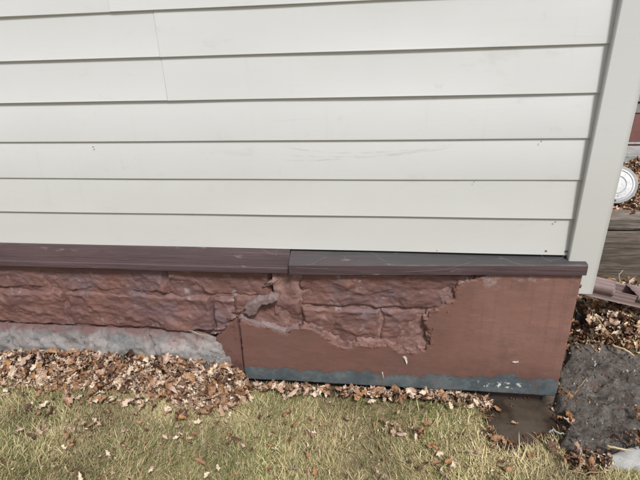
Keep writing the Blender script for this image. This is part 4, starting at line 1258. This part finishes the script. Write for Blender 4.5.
# ================================================================== TWIGS
def twig(px, z0, r, mat, label, name='twig', jit=0.004):
    P = [G(a, b, z0 + dz) for a, b, dz in px]
    Q = []
    for i in range(len(P) - 1):
        for t in np.linspace(0, 1, 4, endpoint=False): Q.append(P[i] * (1 - t) + P[i + 1] * t + rng.normal(0, jit * .3, 3))
    Q.append(P[-1])
    vf = tube(Q, list(np.linspace(r, r * .55, len(Q))), 6)
    o = mesh_obj(name, vf[0], vf[1], mat)
    tag(o, label, 'twig')
    return o
twig([(575, 394, 0), (580, 386, .01), (587, 377, .02)], 0.035, 0.0022, TWIG, 'rusty upright straw at the left edge of the wet boulder')
twig([(607, 446, 0), (618, 448, .004), (631, 451, 0)], -0.01, 0.0042, STRAW, 'pale short stick at the lower edge of the wet boulder')
twig([(620, 284, 0.0), (619, 276, .03), (623, 270, .05)], 0.12, 0.0020, STRAW, 'pale bent stalk standing behind the downspout opening')
twig([(583, 300, 0), (597, 318, .02), (606, 330, .01)], 0.13, 0.0030, STRAW, 'long pale stalk under the downspout elbow')
twig([(606, 318, 0), (620, 311, .02), (626, 306, .02)], 0.13, 0.0022, STRAW, 'thin pale stalk crossing the leaves below the outlet pipe')
twig([(612, 345, 0), (624, 349, .01), (634, 356, .0)], 0.08, 0.0050, STRAW, 'thick split stick on the leaves above the wet boulder')
twig([(586, 332, 0), (590, 345, .015), (597, 352, 0)], 0.06, 0.0026, TWIG, 'short brown twig in the dark gap beside the slab edge')
twig([(567, 470, 0.0), (585, 474, .01), (606, 470, 0)], -0.03, 0.0022, TWIG, 'brown twig in the grass below the leaf heap by the boulder')
twig([(190, 331, .0), (200, 334, .0), (213, 336.5, .0)], 0.185, 0.0014, STRAW, 'thin pale stem caught on the footing ledge beside the patch')
# pale scrap by the puddle
o = twig([(549, 432, 0.0), (553, 430, .01), (559, 433, 0.006), (564, 434, .004), (569, 432, .004)], -0.055, 0.0034, ROCKBIT, 'limp whitish plastic scrap at the puddle edge', 'plastic_scrap')
o['category'] = 'scrap'

# ================================================================== GRASS
def blades(n, xs, ys, hmul, seed, dry_f, tuft=True, lie=1.0):
    r = np.random.default_rng(seed)
    k = len(xs)
    z = H(xs, ys)
    ln = r.uniform(0.022, 0.085, k) * hmul
    flow = 2.4 * fbm(xs * 2.6, ys * 2.6, s=91, o=3) + 0.9
    az = flow + r.normal(0, 1.25, k)
    lean = np.clip(r.normal(1.25, 0.32, k) * lie, 0.08, 1.45)
    wd = r.uniform(0.0005, 0.0012, k) * np.where(r.random(k) < .12, 1.8, 1.0)
    curve = r.uniform(0.1, 0.9, k)
    dx, dy = np.cos(az), np.sin(az)
    sx, sy = -dy, dx
    V = np.zeros((k, 7, 3)); T = [0, 0.38, 0.74, 1.0]
    px = np.zeros(k); pz = np.zeros(k); a = lean * 0.55
    pos = []
    for i in range(4):
        if i:
            a = a + curve * 0.32
            st = ln * (T[i] - T[i - 1]); px = px + np.sin(a) * st; pz = pz + np.cos(a) * st
        pos.append((px.copy(), np.maximum(pz, 0.001).copy()))
    for i in range(3):
        f = (1.0, 0.85, 0.55)[i]
        for j, sg in enumerate((-1, 1)):
            V[:, i * 2 + j, 0] = xs + dx * pos[i][0] + sg * sx * wd * f
            V[:, i * 2 + j, 1] = ys + dy * pos[i][0] + sg * sy * wd * f
            V[:, i * 2 + j, 2] = z - 0.004 + pos[i][1]
    V[:, 6, 0] = xs + dx * pos[3][0]; V[:, 6, 1] = ys + dy * pos[3][0]; V[:, 6, 2] = z - 0.004 + pos[3][1]
    straw = np.array([[0.58, 0.49, 0.275], [0.68, 0.59, 0.36], [0.44, 0.355, 0.185], [0.52, 0.46, 0.23], [0.30, 0.215, 0.11], [0.47, 0.40, 0.21]])
    green = np.array([[0.14, 0.17, 0.045], [0.19, 0.22, 0.065], [0.27, 0.27, 0.10], [0.10, 0.13, 0.038]])
    isdry = r.random(k) < dry_f
    br = np.clip(0.92 + 0.30 * fbm(xs * 5.5, ys * 5.5, s=97, o=3) + 0.10 * sstep(-0.6, 0.5, xs) - 0.06, 0.5, 1.15)[:, None]
    c = br * np.where(isdry[:, None], straw[r.integers(0, 6, k)], green[r.integers(0, 4, k)]) * r.uniform(0.75, 1.12, k)[:, None]
    return V, c
def grow(name, xs, ys, hm, seed, dry, label, cat, lie=1.0):
    V, c = blades(len(xs), xs, ys, hm, seed, dry, lie=lie)
    k = len(xs); b = np.arange(k)[:, None] * 7
    q = np.concatenate([b + np.array([[0, 1, 3, 2]]), b + np.array([[2, 3, 5, 4]])], 0)
    t = b + np.array([[4, 5, 6]])
    me = bpy.data.meshes.new(name)
    nq, ntr = len(q), len(t)
    me.vertices.add(k * 7); me.vertices.foreach_set('co', V.reshape(-1))
    me.loops.add(nq * 4 + ntr * 3); me.loops.foreach_set('vertex_index', np.concatenate([q.reshape(-1), t.reshape(-1)]).astype(np.int32))
    me.polygons.add(nq + ntr)
    me.polygons.foreach_set('loop_start', np.concatenate([np.arange(nq) * 4, nq * 4 + np.arange(ntr) * 3]).astype(np.int32))
    me.update(calc_edges=True)
    at = me.attributes.new('tint', 'FLOAT_COLOR', 'POINT')
    cc = np.ones((k, 7, 4)); cc[:, :, :3] = c[:, None, :]
    at.data.foreach_set('color', cc.reshape(-1))
    me.materials.append(GRASS); me.validate()
    o = bpy.data.objects.new(name, me); COL.objects.link(o)
    tag(o, label, cat, None, 'stuff')
    return o
def lawn_pts(n, x0, x1, y0, y1, seed):
    r = np.random.default_rng(seed)
    # tufts: cluster centres plus scatter
    m = n // 9
    cx, cy = r.uniform(x0, x1, m), r.uniform(y0, y1, m)
    xs = np.concatenate([np.repeat(cx, 7) + r.normal(0, .011, m * 7), r.uniform(x0, x1, n - m * 7)])
    ys = np.concatenate([np.repeat(cy, 7) + r.normal(0, .011, m * 7), r.uniform(y0, y1, n - m * 7)])
    ok = np.ones(len(xs), bool)
    ok &= sdist(xs, ys, PUD) < -0.012 - 0.012 * fbm(xs * 12, ys * 12, s=44, o=2)
    ok &= ys < np.where(xs < -0.58, -0.13 + 0.02 * fbm(xs * 6, ys * 6, s=45, o=2), -0.040)
    rb = [tuple(G(*p, -0.03)[:2]) for p in ((558, 400), (566, 428), (580, 446), (604, 451), (640, 441), (720, 420), (720, 300), (560, 300))]
    ok &= ~inpoly(xs, ys, rb)
    lf = [tuple(G(*p, -0.05)[:2]) for p in ((562, 440), (580, 446), (604, 453), (640, 446), (640, 463), (612, 462), (604, 470), (580, 466))]
    ok &= ~(inpoly(xs, ys, lf) & (r.random(len(xs)) < .8))
    thin = fbm(xs * 5, ys * 5, s=47, o=3)
    ok &= r.random(len(xs)) < np.clip(0.86 + 0.62 * thin, 0.16, 1)
    return xs[ok], ys[ok]
def dryness(xs, ys):
    g = fbm(xs * 2.4, ys * 2.4, s=53, o=3)
    near = np.exp(-((ys + 0.08) / 0.085) ** 2) * sstep(-0.65, -0.45, xs)
    return np.clip(0.93 + 0.42 * g - 0.42 * near + 0.22 * sstep(-0.1, 0.6, xs) * (1 - near) - 0.04, 0.12, 0.97)
xs, ys = lawn_pts(165000, -1.75, 1.1, -0.72, -0.03, 1)
grow('lawn_grass', xs, ys, 0.50 + 0.24 * fbm(xs * 6, ys * 4, s=57, o=2), 2, dryness(xs, ys), 'matted dry straw and green lawn grass in front of the foundation', 'grass')
xs, ys = lawn_pts(170000, -2.7, 2.5, -1.7, -0.03, 3)
out = (xs < -1.7) | (xs > 1.05) | (ys < -0.70)
xs, ys = xs[out], ys[out]
grow('lawn_grass', xs, ys, 0.85 + 0.2 * fbm(xs * 4, ys * 4, s=57, o=2), 4, dryness(xs, ys), 'dry lawn grass continuing past the edges of the picture', 'grass')
r = np.random.default_rng(31)
xs, ys = lawn_pts(9000, -1.75, 1.1, -0.72, -0.06, 8)
grow('loose_straw', xs, ys, 0.85 + 0 * xs, 9, np.full(len(xs), 1.0), 'pale loose straws lying flat over the lawn grass', 'straw', lie=1.12)
mp = [tuple(G(*p, -0.05)[:2]) for p in ((610, 470), (622, 463), (650, 464), (660, 480), (640, 490), (612, 482))]
r = np.random.default_rng(77)
A = np.array(mp)
xs = r.uniform(A[:, 0].min(), A[:, 0].max(), 9000); ys = r.uniform(A[:, 1].min(), A[:, 1].max(), 9000)
k = inpoly(xs, ys, mp); xs, ys = xs[k], ys[k]
grow('moss', xs, ys, 0.34 + 0 * xs, 6, 0.12 + 0 * xs, 'bright green mossy patch at the lower right below the flat stone', 'moss', lie=0.6)
